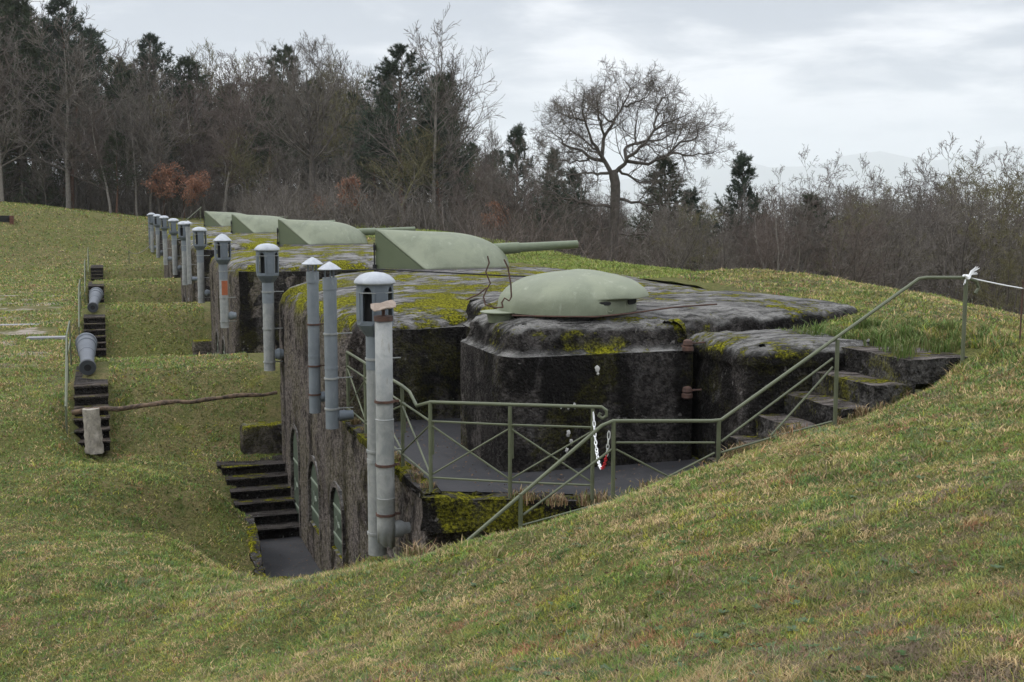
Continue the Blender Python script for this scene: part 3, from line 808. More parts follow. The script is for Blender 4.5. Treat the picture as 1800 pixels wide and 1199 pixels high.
# observation bell
bell = empty('observation_bell', (6.19, 15.5, -1.515)); tag(bell, 'pale green armoured dome with dark vision slits on the black block', 'armoured dome'); bell.scale = (0.945, 0.95, 0.98)
NUo, NVo = 48, 18
def bellr(th, t):
    # th azimuth (0 = +X), t 0 base .. 1 top; the rim overhangs only on the slit side
    z = 0.575 * t
    if t >= 0.36:
        q = (t - 0.36) / 0.64
        r_ = 1.08 * max(0.0, 1 - q ** 1.9) ** 0.5
    else:
        k = max(0.0, min(1.0, (0.36 - t) / 0.05)); k = k * k * (3 - 2 * k)
        r_ = 1.06 - 0.15 * k
    f = max(0.0, min(1.0, (math.cos(th + 0.3) - 0.22) / 0.58)); f = f * f * (3 - 2 * f)
    g = 1 - f
    r_ = r_ * (1 - g) + g * 1.05 * max(0.0, 1 - t ** 2.4) ** 0.5
    z += 0.05 * t * math.cos(th + 2.6) * (1 - t) * 2
    return r_, z
vs = []
ts = [0, 0.1, 0.2, 0.28, 0.31, 0.325, 0.34, 0.352, 0.365, 0.39, 0.43, 0.48, 0.54, 0.6, 0.68, 0.76, 0.83, 0.89, 0.94, 0.97, 0.99, 0.997]
for t_ in ts:
    for j in range(NUo * 2):
        th = 2 * PI * j / (NUo * 2)
        r_, z = bellr(th, t_)
        z = z * (0.97 + 0.03 * math.cos(th))
        p = Vector((r_ * math.cos(th) * 1.06, r_ * math.sin(th), z + (0.0)))
        p += p.normalized() * noise.fractal(p * 3.3, 0.8, 2, 4) * 0.014 * min(1, (1.0 - t_) * 8)
        vs.append(p)
k = NUo * 2
fs = [(i * k + j, i * k + (j + 1) % k, (i + 1) * k + (j + 1) % k, (i + 1) * k + j) for i in range(len(ts) - 1) for j in range(k)]
fs.append(tuple(range((len(ts) - 1) * k, len(ts) * k)))
m_ = MB(); m_.add(vs, fs)
dome = m_.build('dome', M['gun'], bell, angle=1.5)
def slit(th, w_, h_, zc_, name='slit', mt='dark', rr_=None):
    m = MB(); r_, _ = bellr(th, 0.25)
    c = Vector((r_ * math.cos(th) * 1.06, r_ * math.sin(th), zc_))
    nrm = Vector((math.cos(th), math.sin(th), 0)); tn = Vector((-math.sin(th), math.cos(th), 0))
    vs = []
    K = 16
    for lay, dd in ((0, 0.012), (1, -0.05)):
        for j in range(K):
            q = 2 * PI * j / K
            cx_ = math.copysign(abs(math.cos(q)) ** 0.5, math.cos(q)) * w_ / 2; cz_ = math.copysign(abs(math.sin(q)) ** 0.7, math.sin(q)) * h_ / 2
            vs.append(c + tn * cx_ + nrm * (dd - 0.25 * (cx_ ** 2)) + Vector((0, 0, cz_)))
    m.add(vs, [tuple(range(K)), tuple(range(2 * K - 1, K - 1, -1))] + [(j, (j + 1) % K, K + (j + 1) % K, K + j) for j in range(K)])
    return m.build(name, M[mt], bell)
slit(R(-90 + 5), 0.20, 0.05, 0.155)
slit(R(-90 + 45), 0.34, 0.095, 0.15)
slit(R(-90 + 45), 0.40, 0.13, 0.15, 'slit_frame', 'gun').location = (-0.012 * math.cos(R(-45)), -0.012 * math.sin(R(-45)), 0)
m_ = MB(); th = R(-90 + 10); r_, _ = bellr(th, 0.2)
cxr, cyr = r_ * math.cos(th) * 1.06, r_ * math.sin(th)
m_.tube([(cxr + 0.055 * math.cos(q), cyr - 0.02, 0.085 + 0.05 * math.sin(q)) for q in np.linspace(-PI, 0, 9)], 0.012, 6)
m_.build('ring', M['gun'], bell)
# flared collar at left of the bell
m_ = MB()
m_.lathe([(0.18, -0.14), (0.2, -0.03), (0.30, 0.0), (0.30, 0.012), (0.2, 0.014)], 20, (-1.14, -0.1, 0.0)); m_.build('flange', M['gun'], bell, angle=0.5)

# rusty rods by the bell
WR = MB()
def pxpath(pts, d): return [unpx(a, b, d=d) for a, b in pts]
WR.tube(pxpath([(857, 450), (860, 462), (854, 478), (862, 498), (856, 508), (850, 522), (853, 535), (870, 541), (885, 540)], 15.1), 0.010, 5)
WR.tube(pxpath([(855, 506), (842, 517), (820, 527)], 15.1), 0.010, 5)
WR.tube(pxpath([(886, 456), (893, 470), (898, 500), (899, 522), (895, 529), (887, 524), (882, 532), (884, 540)], 15.1), 0.011, 5)
o = WR.build('bent_rods', M['rust']); tag(o, 'twisted rusty iron rods sticking up left of the green dome', 'iron rods')
WR = MB()
WR.tube([(5.05, 14.75, -1.50), (5.5, 14.45, -1.50), (6.1, 14.42, -1.52), (6.6, 14.5, -1.5), (7.4, 14.75, -1.46), (8.2, 15.0, -1.46)], 0.012, 5)
o = WR.build('cable', M['rust']); tag(o, 'thin rusty cable lying along the roof edge before the dome', 'cable')
WR = MB()
WR.tube([(4.0, 24.6, -1.45), (5.2, 23.0, -1.35), (7, 20.8, -1.38), (8.6, 19.8, -1.4)], 0.014, 5)
o = WR.build('cable', M['dark']); tag(o, 'thin dark cable across the mossy roof of the nearest block', 'cable')
for k, (z_, s_) in enumerate([(-1.92, 0.9), (-2.55, 0.7)]):
    m_ = MB(); m_.lathe([(0.05, -0.08), (0.075, -0.06), (0.075, -0.01), (0.055, 0.0), (0.07, 0.02), (0.06, 0.07), (0.03, 0.09)], 12, (7.30, 14.12, z_))
    m_.tube([(7.3, 14.12, z_ + 0.03), (7.3 + 0.2 * s_, 13.98, z_ + 0.06)], 0.012, 5)
    m_.tube([(7.3, 14.12, z_ - 0.02), (7.3, 14.3, z_ - 0.02)], 0.02, 5)
    o = m_.build('insulator', M['rust']); tag(o, ['upper rusty insulator on the corner of the black block', 'lower rusty insulator on the corner of the black block'][k], 'insulator', 'rusty insulators')

# ------------------------------------------------------------------ lantern pipes
def band(m, z, r_, h=0.03): m.lathe([(r_, z - h / 2), (r_ + 0.014, z - h / 2), (r_ + 0.014, z + h / 2), (r_, z + h / 2)], 20)
def make_lantern(L, conical=False, elbow=True, patch=False, low='zinc', rp=0.118):
    root = empty('vent_pipe')
    zb = L - 0.82                     # top of pipe / foot of funnel
    p = MB(); p.lathe([(rp - 0.012, 0.0), (rp, 0.0), (rp, L * 0.33), (rp + 0.006, L * 0.33), (rp + 0.006, L * 0.345), (rp, L * 0.345), (rp, zb - 0.42)], 20)
    lower = p.build('lower_pipe', M[low], root, angle=0.5)
    p = MB(); p.lathe([(rp - 0.004, zb - 0.42), (rp + 0.004, zb - 0.42), (rp + 0.004, zb + 0.04)], 20); p.build('upper_pipe', M['grey'], root, angle=0.5)
    for fz in (0.10, 0.48, 0.9):
        b = MB(); band(b, zb * fz, rp)
        b.box((rp * 0.2, -rp - 0.02, zb * fz), (0.03, 0.03, 0.035))
        b.tube([(rp * 0.8, 0, zb * fz), (0.33, 0.0, zb * fz)], 0.012, 5)
        b.build('clamp', M['zinc'], root)
    f = MB(); f.lathe([(rp, zb), (rp + 0.012, zb + 0.01), (0.225, zb + 0.14), (0.235, zb + 0.155), (0.235, zb + 0.18)], 8, ph=PI / 8); f.build('funnel', M['lead'], root, angle=0.3)
    z0, z1 = zb + 0.18, zb + 0.69
    body = empty('lantern')
    body = MB()
    ap = 0.215; w_ = 2 * ap * math.tan(PI / 8)
    for j in range(8):
        q = PI / 4 * j + 0.12
        Mr = Matrix.Rotation(q, 3, 'Z')
        if j % 2 == 0:
            body.add([Mr @ Vector((ap + dx, dy, z)) for dx in (0, -0.012) for (dy, z) in [(-w_ / 2, z0), (w_ / 2, z0), (w_ / 2, z1), (-w_ / 2, z1)]],
                     [(0, 1, 2, 3), (7, 6, 5, 4), (0, 4, 5, 1), (1, 5, 6, 2), (2, 6, 7, 3), (3, 7, 4, 0)])
            body.add([Mr @ Vector((ap + 0.012 + dx, dy, z)) for dx in (0, -0.012) for (dy, z) in [(-w_ * .36, z0 + .04), (w_ * .36, z0 + .04), (w_ * .36, z1 - .12), (-w_ * .36, z1 - .12)]],
                     [(0, 1, 2, 3), (7, 6, 5, 4), (0, 4, 5, 1), (1, 5, 6, 2), (2, 6, 7, 3), (3, 7, 4, 0)])
        else:
            h = w_ * 0.36; K = 8; inner = [(-h, z0 + 0.03)]
            for k in range(K + 1):
                a = PI - PI * k / K
                inner.append((h * math.cos(a), z1 - 0.16 + 0.11 * math.sin(a) ** 1.0))
            inner.append((h, z0 + 0.03))
            outer = []
            for (y_, z_) in inner:
                oy = -w_ / 2 if y_ < -h * 0.4 else (w_ / 2 if y_ > h * 0.4 else y_ * w_ / 2 / h)
                oz = z0 if z_ < z0 + 0.1 else (z1 if z_ > z1 - 0.12 else z_)
                outer.append((oy, oz))
            n = len(inner)
            vs = [Mr @ Vector((ap, y_, z_)) for y_, z_ in outer + inner] + [Mr @ Vector((ap - 0.014, y_, z_)) for y_, z_ in outer + inner]
            fs = []
            for k in range(n):
                k2 = (k + 1) % n
                fs.append((k, k2, n + k2, n + k)); fs.append((2 * n + k, 3 * n + k, 3 * n + k2, 2 * n + k2)); fs.append((n + k, n + k2, 3 * n + k2, 3 * n + k))
            body.add(vs, fs)
    lan = body.build('lantern', M['lead'], root, angle=0.3)
    c = MB(); c.lathe([(0.13, z0), (0.13, z1)], 12); c.build('core', M['dark'], lan)
    wr = MB(); wr.lathe([(0.225, z1 - 0.13), (0.24, z1 - 0.13), (0.24, z1 - 0.118), (0.225, z1 - 0.118)], 8, ph=PI / 8 + 0.12); wr.build('hoop', M['zinc'], lan, angle=0.3)
    if conical:
        pr = [(0.255, z1 - 0.02), (0.262, z1), (0.10, z1 + 0.15), (0.015, z1 + 0.19)]
    else:
        pr = [(0.25, z1 - 0.02), (0.262, z1 - 0.005), (0.262, z1 + 0.012), (0.24, z1 + 0.045), (0.19, z1 + 0.09), (0.12, z1 + 0.118), (0.04, z1 + 0.13)]
    c = MB(); c.lathe(pr, 28); c.build('cap', M['cap'], root, angle=0.6)
    if elbow:
        e = MB(); e.lathe([(0.06, 0.10), (0.10, 0.13), (0.125, 0.2), (0.10, 0.27), (0.09, 0.33)], 16, (0, 0, 0.34), 'X'); e.build('elbow', M['grey'], root, angle=0.6)
    if patch:
        e = MB(); vs = []; K = 8
        for z_ in np.linspace(L * 0.36, zb - 0.45, 6):
            for k in range(K + 1):
                q = -PI * 0.68 + PI * 0.50 * k / K
                vs.append(((rp + 0.006) * math.cos(q), (rp + 0.006) * math.sin(q), z_))
        e.add(vs, [(i * (K + 1) + j, i * (K + 1) + j + 1, (i + 1) * (K + 1) + j + 1, (i + 1) * (K + 1) + j) for i in range(5) for j in range(K)])
        e.build('rust_patch', M['orange'], root, angle=1.0)
    return root
XP = 3.235
def put(o, y, zbot, label, group='lantern capped vent pipes along the facade', x=XP):
    o.rotation_euler = (0.010 * math.sin(y * 1.7), 0.009 * math.cos(y * 2.3), 0)
    o.location = (x, y, zbot); tag(o, label, 'vent pipe', group)
big = make_lantern(3.66, elbow=False); put(big, 14.84, -4.56, 'nearest vent pipe with a large grey domed lantern, right of the twin flues'); big.rotation_euler = (0, 0.003, 0)
b2 = make_lantern(2.66); put(b2, 25.15, -3.55, 'vent pipe with domed lantern at the far end of the nearest block')
b3 = make_lantern(2.62, True, patch=True); put(b3, 34.8, -3.62, 'vent pipe with orange rust and a cone capped lantern')
proto = make_lantern(2.66)
far = [(43.1, -3.58, 'vent pipe with domed lantern just left of the orange rusted one'), (51.6, -3.52, 'vent pipe with domed lantern standing just left of the slim pale flue'), (58.5, -3.5, 'fourth smallest vent pipe with domed lantern in the far row'), (67.3, -3.48, 'third smallest vent pipe with domed lantern in the far row'), (76.2, -3.5, 'second smallest vent pipe with domed lantern in the far row'), (84.8, -3.5, 'smallest and farthest vent pipe with domed lantern, by the grass hill')]
for i, (y, zb, lb) in enumerate(far):
    o = proto if i == 0 else copy_tree(proto)
    put(o, y, zb, lb)
    o.rotation_euler.z = 0.15 * math.sin(i * 2.1)
def make_flue(L, rp=0.096, elb=0.25, low='grey', elbow=True):
    root = empty('flue_pipe')
    p = MB(); p.lathe([(rp - 0.01, 0), (rp, 0), (rp, L * 0.36), (rp + 0.005, L * 0.36), (rp + 0.005, L * 0.375), (rp, L * 0.375), (rp, L - 0.26)], 20)
    p.lathe([(rp + 0.003, L - 0.42), (rp + 0.009, L - 0.42), (rp + 0.009, L - 0.24), (rp + 0.003, L - 0.24)], 20)
    p.build('pipe', M[low], root, angle=0.5)
    for fz in (0.13, 0.33, 0.62):
        b = MB(); band(b, (L - 0.2) * fz, rp, 0.028); b.tube([(rp * 0.8, 0, (L - 0.2) * fz), (0.33, 0, (L - 0.2) * fz)], 0.01, 5)
        b.build('clamp', M['rust'] if low == 'grey' and elb > 0.2 else M['zinc'], root)
    for k in range(3):
        s = MB(); q = 2 * PI * k / 3 + 0.5
        s.box((0.075 * math.cos(q), 0.075 * math.sin(q), L - 0.19), (0.022, 0.022, 0.2), rz=q)
        s.build('strut', M['lead'], root)
    c = MB(); c.lathe([(0.175, L - 0.12), (0.18, L - 0.11), (0.09, L - 0.045), (0.01, L)], 24); c.build('cap', M['cap'], root, angle=0.6)
    if elbow:
        e = MB(); e.lathe([(0.05, rp * 0.7), (0.085, rp + 0.01), (0.085, rp + 0.10), (0.075, rp + 0.12), (0.075, 0.32)], 16, (0, 0, elb), 'X'); e.build('elbow', M['lead'], root, angle=0.6)
    return root
o = make_flue(2.57, elb=0.26); o.location = (XP, 19.5, -3.49); tag(o, 'left one of the two tall slate grey flues with cone caps', 'flue', 'slim flues with cone caps')
o = make_flue(2.55, 0.1, elb=0.19); o.location = (XP, 17.95, -3.47); tag(o, 'right one of the two tall slate grey flues with cone caps', 'flue', 'slim flues with cone caps')
o = make_flue(2.5, 0.085, low='zinc', elb=0.2); o.location = (XP, 48.9, -3.3); tag(o, 'slim pale flue with small cone cap among the far lanterns', 'flue', 'slim flues with cone caps')
o = make_flue(2.4, 0.085, low='grey', elb=0.3, elbow=False); o.location = (XP - 0.1, 85.8, -3.3); tag(o, 'slim dark flue at the far end of the pipe row', 'flue', 'slim flues with cone caps')
# leaning zinc pipe with torn foot
zp = empty('zinc_pipe', (XP + 0.0, 14.32, -4.32)); tag(zp, 'pale zinc pipe with tilted rusty plate cap and torn foot', 'pipe')
Lz = 2.85; rz_ = 0.113
p = MB(); K = 24; vs = []
zl = [0.0, 0.3, 0.62, 0.63, 0.635, 0.85, 1.62, 1.625, 1.635, Lz]
for i, z in enumerate(zl):
    rr_ = rz_ + (0.005 if i in (3, 7) else 0) - (0.006 if z > 1.63 else 0)
    for j in range(K):
        q = 2 * PI * j / K
        dz = 0.10 * (0.5 + 0.5 * math.cos(q * 1.0 - 2.4)) + 0.015 * math.sin(q * 7) if i == 0 else 0
        vs.append((rr_ * math.cos(q), rr_ * math.sin(q), z + dz))
p.add(vs, [(i * K + j, i * K + (j + 1) % K, (i + 1) * K + (j + 1) % K, (i + 1) * K + j) for i in range(len(zl) - 1) for j in range(K)])
o = p.build('pipe', M['zinc'], zp, angle=0.6); md = o.modifiers.new('t', 'SOLIDIFY'); md.thickness = 0.008
for z in (0.42, 1.05, 1.85):
    b = MB(); band(b, z, rz_, 0.03); b.box((rz_ + 0.03, -0.02, z), (0.07, 0.02, 0.03))
    b.build('clamp', M['rust'], zp)
b = MB(); b.lathe([(rz_ - 0.012, Lz), (rz_ + 0.006, Lz), (rz_ + 0.006, Lz + 0.06), (rz_ - 0.012, Lz + 0.06)], 20); b.tube([(0.0, 0, Lz + 0.03), (0.0, 0, Lz + 0.17)], 0.022, 8)
b.build('collar', M['rust'], zp)
b = MB(); Mt = Matrix.Rotation(0.20, 3, 'Y') @ Matrix.Rotation(0.3, 3, 'X')
Mt = Matrix.Rotation(-0.16, 3, 'Y') @ Matrix.Rotation(0.22, 3, 'X')
vs = [Mt @ Vector((0.16 * math.cos(q), 0.16 * math.sin(q), 0.02 * math.sin(3 * q))) + Vector((0, 0, Lz + 0.18)) for q in np.linspace(0, 2 * PI, 13)[:-1]]
vs += [v + Vector((0, 0, 0.012)) for v in vs] + [Mt @ Vector((0, 0, 0.035)) + Vector((0, 0, Lz + 0.19))]
b.add(vs, [tuple(range(11, -1, -1))] + [(i, (i + 1) % 12, 12 + (i + 1) % 12, 12 + i) for i in range(12)] + [(12 + i, 12 + (i + 1) % 12, 24) for i in range(12)])
b.build('plate_cap', M['rustcap'], zp, angle=0.3)
e = MB(); e.lathe([(0.11, 0.10), (0.10, 0.2), (0.075, 0.24), (0.07, 0.30)], 16, (0, 0, 0.22), 'X'); e.build('elbow', M['zinc'], zp, angle=0.6)

# ------------------------------------------------------------------ railings
def bar(m, a, b, r_=0.014, k=6): m.tube([a, b], r_, k)
def railing(name, label, base, segs, group=None):
    """segs: dict part name -> list of (pts, r)"""
    root = empty(name, base); tag(root, label, 'railing', group)
    for pn, items in segs:
        for it in items:
            m = MB()
            for pts, r_ in it: m.tube([Vector(p) - Vector(base) for p in pts], r_, 8 if r_ > 0.018 else 6)
            m.build(pn, M['rail'], root, angle=0.6)
    return root
V = Vector
# terrace railing: along the facade, then across the front
pl = [V((3.60, y, -3.5)) for y in (18.55, 17.2, 14.9)] + [V((3.60, 13.5, -3.5)), V((4.42, 12.98, -3.5)), V((5.27, 12.52, -3.5))]
up = lambda p, z: V((p.x, p.y, z))
posts = [[([up(p, -3.75), up(p, -2.38)], 0.024), ([up(p, -3.0) + V((0.03, 0, 0)), up(p, -2.6) + V((0.03, 0, 0))], 0.016)] for p in pl]
hand = [[([up(pl[0], -2.38), up(pl[1], -2.38), up(pl[2], -2.38), V((3.60, 14.5, -2.40)), V((3.6, 14.15, -2.52)), V((3.6, 13.8, -2.44)), up(pl[3], -2.37), up(pl[4], -2.36), up(pl[5], -2.36), V((5.36, 12.48, -2.36)), V((5.41, 12.45, -2.40)), V((5.41, 12.45, -2.46)), V((5.37, 12.47, -2.49)), V((5.33, 12.49, -2.46)), V((5.35, 12.48, -2.43))], 0.021)]]
midr = []; brc = []
for a, b in zip(pl[:-1], pl[1:]):
    midr.append([([up(a, -2.60), up(b, -2.60)], 0.014)]); midr.append([([up(a, -3.28), up(b, -3.28)], 0.014)])
    brc.append([([up(a, -2.64), up(b, -3.25)], 0.012), ([up(a, -3.25), up(b, -2.64)], 0.012)])
railing('terrace_railing', 'olive green steel railing with crossed braces round the terrace edge', (3.6, 13.5, -3.5),
        [('post', posts), ('handrail', hand), ('rail', midr), ('cross_brace', brc)])
Y2 = 11.55
def q2(px, py): return unpx(px, py, Y=Y2)
posts = []
for px, pt, pb in [(915, 868, 955), (1077, 740, 900), (1262, 740, 830), (1467, 597, 765), (1691, 490, 655)]:
    a, b = q2(px, pt), q2(px, pb); a = V((b.x, Y2, a.z))
    posts.append([([b, a], 0.024)])
hand = [[([q2(790, 978), q2(1058, 748), q2(1077, 740), q2(1250, 740), q2(1268, 738), q2(1615, 490), q2(1628, 488), q2(1700, 488), q2(1716, 494), q2(1720, 506), q2(1714, 516)], 0.0205)]]
rl = [[([q2(1083, 778), q2(1256, 778)], 0.013)], [([q2(1268, 776), q2(1464, 630)], 0.013)], [([q2(920, 905), q2(1075, 790)], 0.013)],
      [([q2(915, 924), q2(1075, 880), q2(1128, 862), q2(1256, 796)], 0.012)], [([q2(1266, 796), q2(1370, 765), q2(1462, 741)], 0.013)]]
br = [[([q2(1083, 790), q2(1195, 848)], 0.011)], [([q2(1355, 766), q2(1464, 645)], 0.012)]]
railing('stair_railing', 'long olive green handrail climbing over the turf bank to the right', (6.4, Y2, -3.0),
        [('post', posts), ('handrail', hand), ('rail', rl), ('cross_brace', br)])
# rails beside the left stairs
def make_siderail():
    root = empty('side_railing')
    m = MB()
    for y, z in ((0, 0), (2.6, 1.15), (5.4, 1.2)):
        m = MB(); m.tube([(0, y, z - 0.1), (0, y, z + 1.02)], 0.022, 8); m.build('post', M['rail'], root)
    m = MB(); m.tube([(0, -0.12, 0.95), (0, 0, 1.0), (0, 2.6, 2.15), (0, 5.4, 2.2)], 0.021, 8); m.build('handrail', M['rail'], root)
    m = MB(); m.tube([(0, 0, 0.55), (0, 2.6, 1.7), (0, 5.4, 1.75)], 0.014, 6); m.build('rail', M['rail'], root)
    return root
def make_stairs():
    root = empty('mound_stairs')
    for i in range(6):
        m = MB(); m.box((0.35, 0.33 * i + 0.85, 0.19 * i + 0.09), (0.7 - 0.01 * (i % 2), 1.7, 0.184)); s_ = m.build('step', M['steps'], root)
        m = MB(); m.box((0.35, 0.33 * i + 0.16, 0.19 * (i + 1) + 0.004), (0.73, 0.40, 0.04)); o = m.build('tread', M['tread'], s_); roughen(o, 0.01, 4, 5, i)
    m = MB(); m.box((0.35, 3.5, 0.62), (0.72, 3.1, 1.10)); o = m.build('landing', M['steps'], root); roughen(o, 0.015, 2, 8, 3)
    return root
M['tread'] = concrete('worn_tread', (0.05, 0.042, 0.036), (0.15, 0.13, 0.11), 0.3, top=(0.14, 0.115, 0.095))
st0 = make_stairs(); sr0 = make_siderail()
ow = ['nearest', 'second', 'third', 'farthest']
for k in range(4):
    o = st0 if k == 0 else copy_tree(st0); o.location = (-0.70, 26.3 + PER * k, -5.27)
    tag(o, ['nearest flight of dark steps in the lawn, behind the pale wood stump', 'second flight of dark steps, right behind the nearer cannon', 'third flight of dark steps, right behind the farther cannon', 'farthest small flight of dark steps in the lawn'][k], 'stairs', 'flights of steps over the grass mounds')
    o = sr0 if k == 0 else copy_tree(sr0); o.location = (-0.84, 26.2 + PER * k, -5.2)
    tag(o, ['nearest thin green railing along the steps in the lawn', 'second thin green railing, left of the farther cannon', 'third thin green railing along the steps', 'farthest thin green railing, as small as a stick'][k], 'railing', 'railings beside the lawn steps')
# cannons
def make_cannon():
    root = empty('cannon')
    m = MB(); m.lathe([(0.09, -0.001), (0.165, 0.0), (0.185, 0.03), (0.185, 0.14), (0.16, 0.17), (0.155, 0.5), (0.175, 1.2), (0.19, 1.22), (0.19, 1.3), (0.20, 1.32), (0.215, 1.95), (0.24, 1.97), (0.24, 2.05), (0.22, 2.08), (0.225, 2.3), (0.26, 2.33), (0.26, 2.42), (0.2, 2.48), (0.1, 2.55), (0.06, 2.6)], 28, axis='Y')
    b = m.build('barrel', M['cannon'], root, angle=0.5)
    m = MB(); m.lathe([(0.085, -0.008), (0.18, -0.006), (0.19, 0.02), (0.19, 0.10), (0.186, 0.10)], 28, axis='Y'); m.build('muzzle_ring', M['muzzle'], root, angle=0.5)
    m = MB(); m.lathe([(0.08, -0.012), (0.08, -0.009)], 20, axis='Y'); m.build('bore', M['dark'], root)
    return root
c0 = make_cannon()
for k in range(2):
    o = c0 if k == 0 else copy_tree(c0)
    o.location = (-0.42 + 0.02 * k, 29.1 + PER * k, -3.85)
    o.rotation_euler = (R(7.5), 0, R(1 - 4 * k))
    tag(o, ['nearer old grey cannon barrel lying on top of the steps', 'farther old grey cannon barrel lying on the second steps'][k], 'cannon', 'old cannon barrels')
m_ = MB(); pts = []; 
m_.tube([(0.0, 0, 0), (0.0, 0.01, 0.3), (-0.015, 0.02, 0.6), (-0.02, 0.02, 0.92)], [0.185, 0.175, 0.17, 0.165], 18)
o = m_.build('stump', M['pale_wood']); roughen(o, 0.03, 5, 3, 2); o.location = (-0.32, 25.85, -5.20); tag(o, 'pale barkless wood stump standing before the nearest lawn steps', 'stump')
m_ = MB()
ptl = [V((-0.72, 26.0, -4.36)).lerp(V((3.46, 25.75, -4.12)), i / 14) + V((0, 0, 0.02 * math.sin(i * 1.3) + 0.012 * math.sin(i * 3.7))) for i in range(15)]
m_.tube(ptl, [0.054 - 0.001 * i + 0.006 * math.sin(i * 2.3) for i in range(15)], 12)
o = m_.build('log', M['log']); roughen(o, 0.012, 9, 1, 1); tag(o, 'dark thin log barrier laid from the pale stump to the concrete wall', 'log')
# drain slabs
for k, (a, b, c_) in enumerate([(35, 571, 62), (82, 593, 60)]):
    p = unpx(a, b, Z=-4.22)
    m_ = MB(); m_.box((0, 0, 0.0), (c_ / 2100 * p.length, 0.36, 0.10)); o = m_.build('drain_slab', M['slab'], bevel=0.01)
    o.location = (p.x, p.y, tz(p.x, p.y) + 0.0); o.rotation_euler.z = -YAW * 0.4
    tag(o, ['pale flat slab lying in the lawn, nearer the left edge', 'pale flat slab lying in the lawn, just left of the steps railing'][k], 'slab', 'pale slabs in the lawn')

# ------------------------------------------------------------------ chain, rope, rod
def catenary(a, b, low, n):
    out = []
    for i in range(n + 1):
        t_ = i / n
        p = a.lerp(b, t_)
        out.append(p + V((0, 0, -1)) * (4 * t_ * (1 - t_)) ** 0.8 * low)
    return out
a, b = V((5.27, 12.50, -2.42)), V((5.06, 11.57, -2.46))
cpts = catenary(a, b, 0.52, 34)
ch = empty('plastic_chain', (0, 0, 0)); tag(ch, 'white and red plastic chain hanging across the gap between the railings', 'chain')
for part_, sel, mt in [('white_links', list(range(19)), 'white'), ('red_links', list(range(19, 29)), 'red'), ('white_links', list(range(29, 34)), 'white')]:
    m_ = MB()
    for i in sel:
        p, q_ = cpts[i], cpts[i + 1]
        d = (q_ - p); L = d.length * 0.5 + 0.007; d.normalize(); c = (p + q_) / 2
        s_ = d.orthogonal().normalized()
        if i % 2: s_ = d.cross(s_)
        ring = [c + d * (L * math.cos(t_)) + s_ * (0.0145 * math.sin(t_)) for t_ in np.linspace(0, 2 * PI, 13)]
        m_.tube(ring, 0.006, 5, cap=False)
    m_.v = [v - V((5.2, 12.0, -2.9)) for v in m_.v]
    m_.build(part_, M[mt], ch)
ch.location = (5.2, 12.0, -2.9)
pst = q2(1698, 487)
m_ = MB(); r = random.Random(5)
for i in range(3):
    ring = [pst + V((0.035 * math.cos(t_) + 0.012 * i - 0.012, 0.035 * math.sin(t_), 0.02 * math.sin(2 * t_ + i))) for t_ in np.linspace(0, 2 * PI, 12)]
    m_.tube(ring, 0.013, 6)
for i in range(9):
    e = pst + V((0.10 + 0.08 * r.random(), -0.02, 0.03 + 0.10 * r.random()))
    m_.tube([pst + V((0.01, -0.03, 0)), pst.lerp(e, 0.5) + V((0.02 * r.random(), 0, 0.015)), e], [0.010, 0.007, 0.003], 5)
for i in range(4):
    e = pst + V((-0.06 + 0.03 * r.random(), -0.03, -0.05 - 0.04 * r.random()))
    m_.tube([pst, e], [0.009, 0.004], 5)
rp_ = empty('rope', pst); tag(rp_, 'white rope knotted to the top of the stair railing and stretched right', 'rope')
m_.v = [v - pst for v in m_.v]
m_.build('knot', M['white'], rp_)
e1 = unpx(1797, 504, Y=Y2); e2 = e1 + (e1 - pst) * 0.8
m_ = MB(); seg = [pst.lerp(e2, i / 24) - pst + V((0, 0, -0.02 * math.sin(PI * i / 24))) for i in range(25)]
m_.tube(seg, 0.008, 6); m_.build('line', M['white'], rp_)
m_ = MB(); gz = tz(e1.x, Y2)
m_.tube([(e1.x, Y2, gz - 0.2), (e1.x + 0.01, Y2, e1.z + 0.06)], 0.010, 8)
m_.tube([(e1.x + 0.01 + 0.02 * math.cos(q), Y2, e1.z + 0.06 + 0.02 * math.sin(q)) for q in np.linspace(PI, -PI, 12)], 0.006, 5)
o = m_.build('stake', M['rust']); tag(o, 'thin rusty iron stake holding the white rope at the right edge', 'stake')

# far rope and posts by the hill, embrasure in the hill
m_ = MB(); p0 = unpx(226, 430, d=78); p1 = unpx(262, 428, d=80)
g0 = tz(p0.x, p0.y)
m_.tube([(p0.x, p0.y, g0 - 0.1), (p0.x, p0.y, g0 + 0.9)], 0.03, 6)
o = m_.build('rope_post', M['rail']); tag(o, 'thin dark post of a rope barrier by the far end of the battery', 'post')
m_ = MB(); m_.tube(catenary(V((p0.x, p0.y, g0 + 0.85)), V((3.3, 82, -2.4)), 0.5, 12), 0.022, 5)
o = m_.build('rope', M['pale_wood']); tag(o, 'sagging rope between the small post and the farthest block', 'rope')
m_ = MB(); p = unpx(345, 385, d=98)
m_.tube([unpx(320, 393, d=82), unpx(354, 364, d=86)], 0.03, 6); m_.tube([unpx(352, 390, d=86), unpx(352, 364, d=86)], 0.03, 6)
o = m_.build('slanting_handrail', M['rail']); tag(o, 'thin slanting handrail behind the far lanterns', 'railing')
def hit(px, py, d0=20, d1=140):
    d = d0
    while d < d1:
        p = unpx(px, py, d=d)
        if p.z < tz(p.x, p.y): return p
        d += 0.3
    return unpx(px, py, d=d1)
p = hit(2, 392)
p.z += 0.0
hy = p.y
m_ = MB()
for zz in np.arange(-0.55, 0.5, 0.11): m_.box((0.68, -0.0, zz), (0.24, 0.9, 0.095))

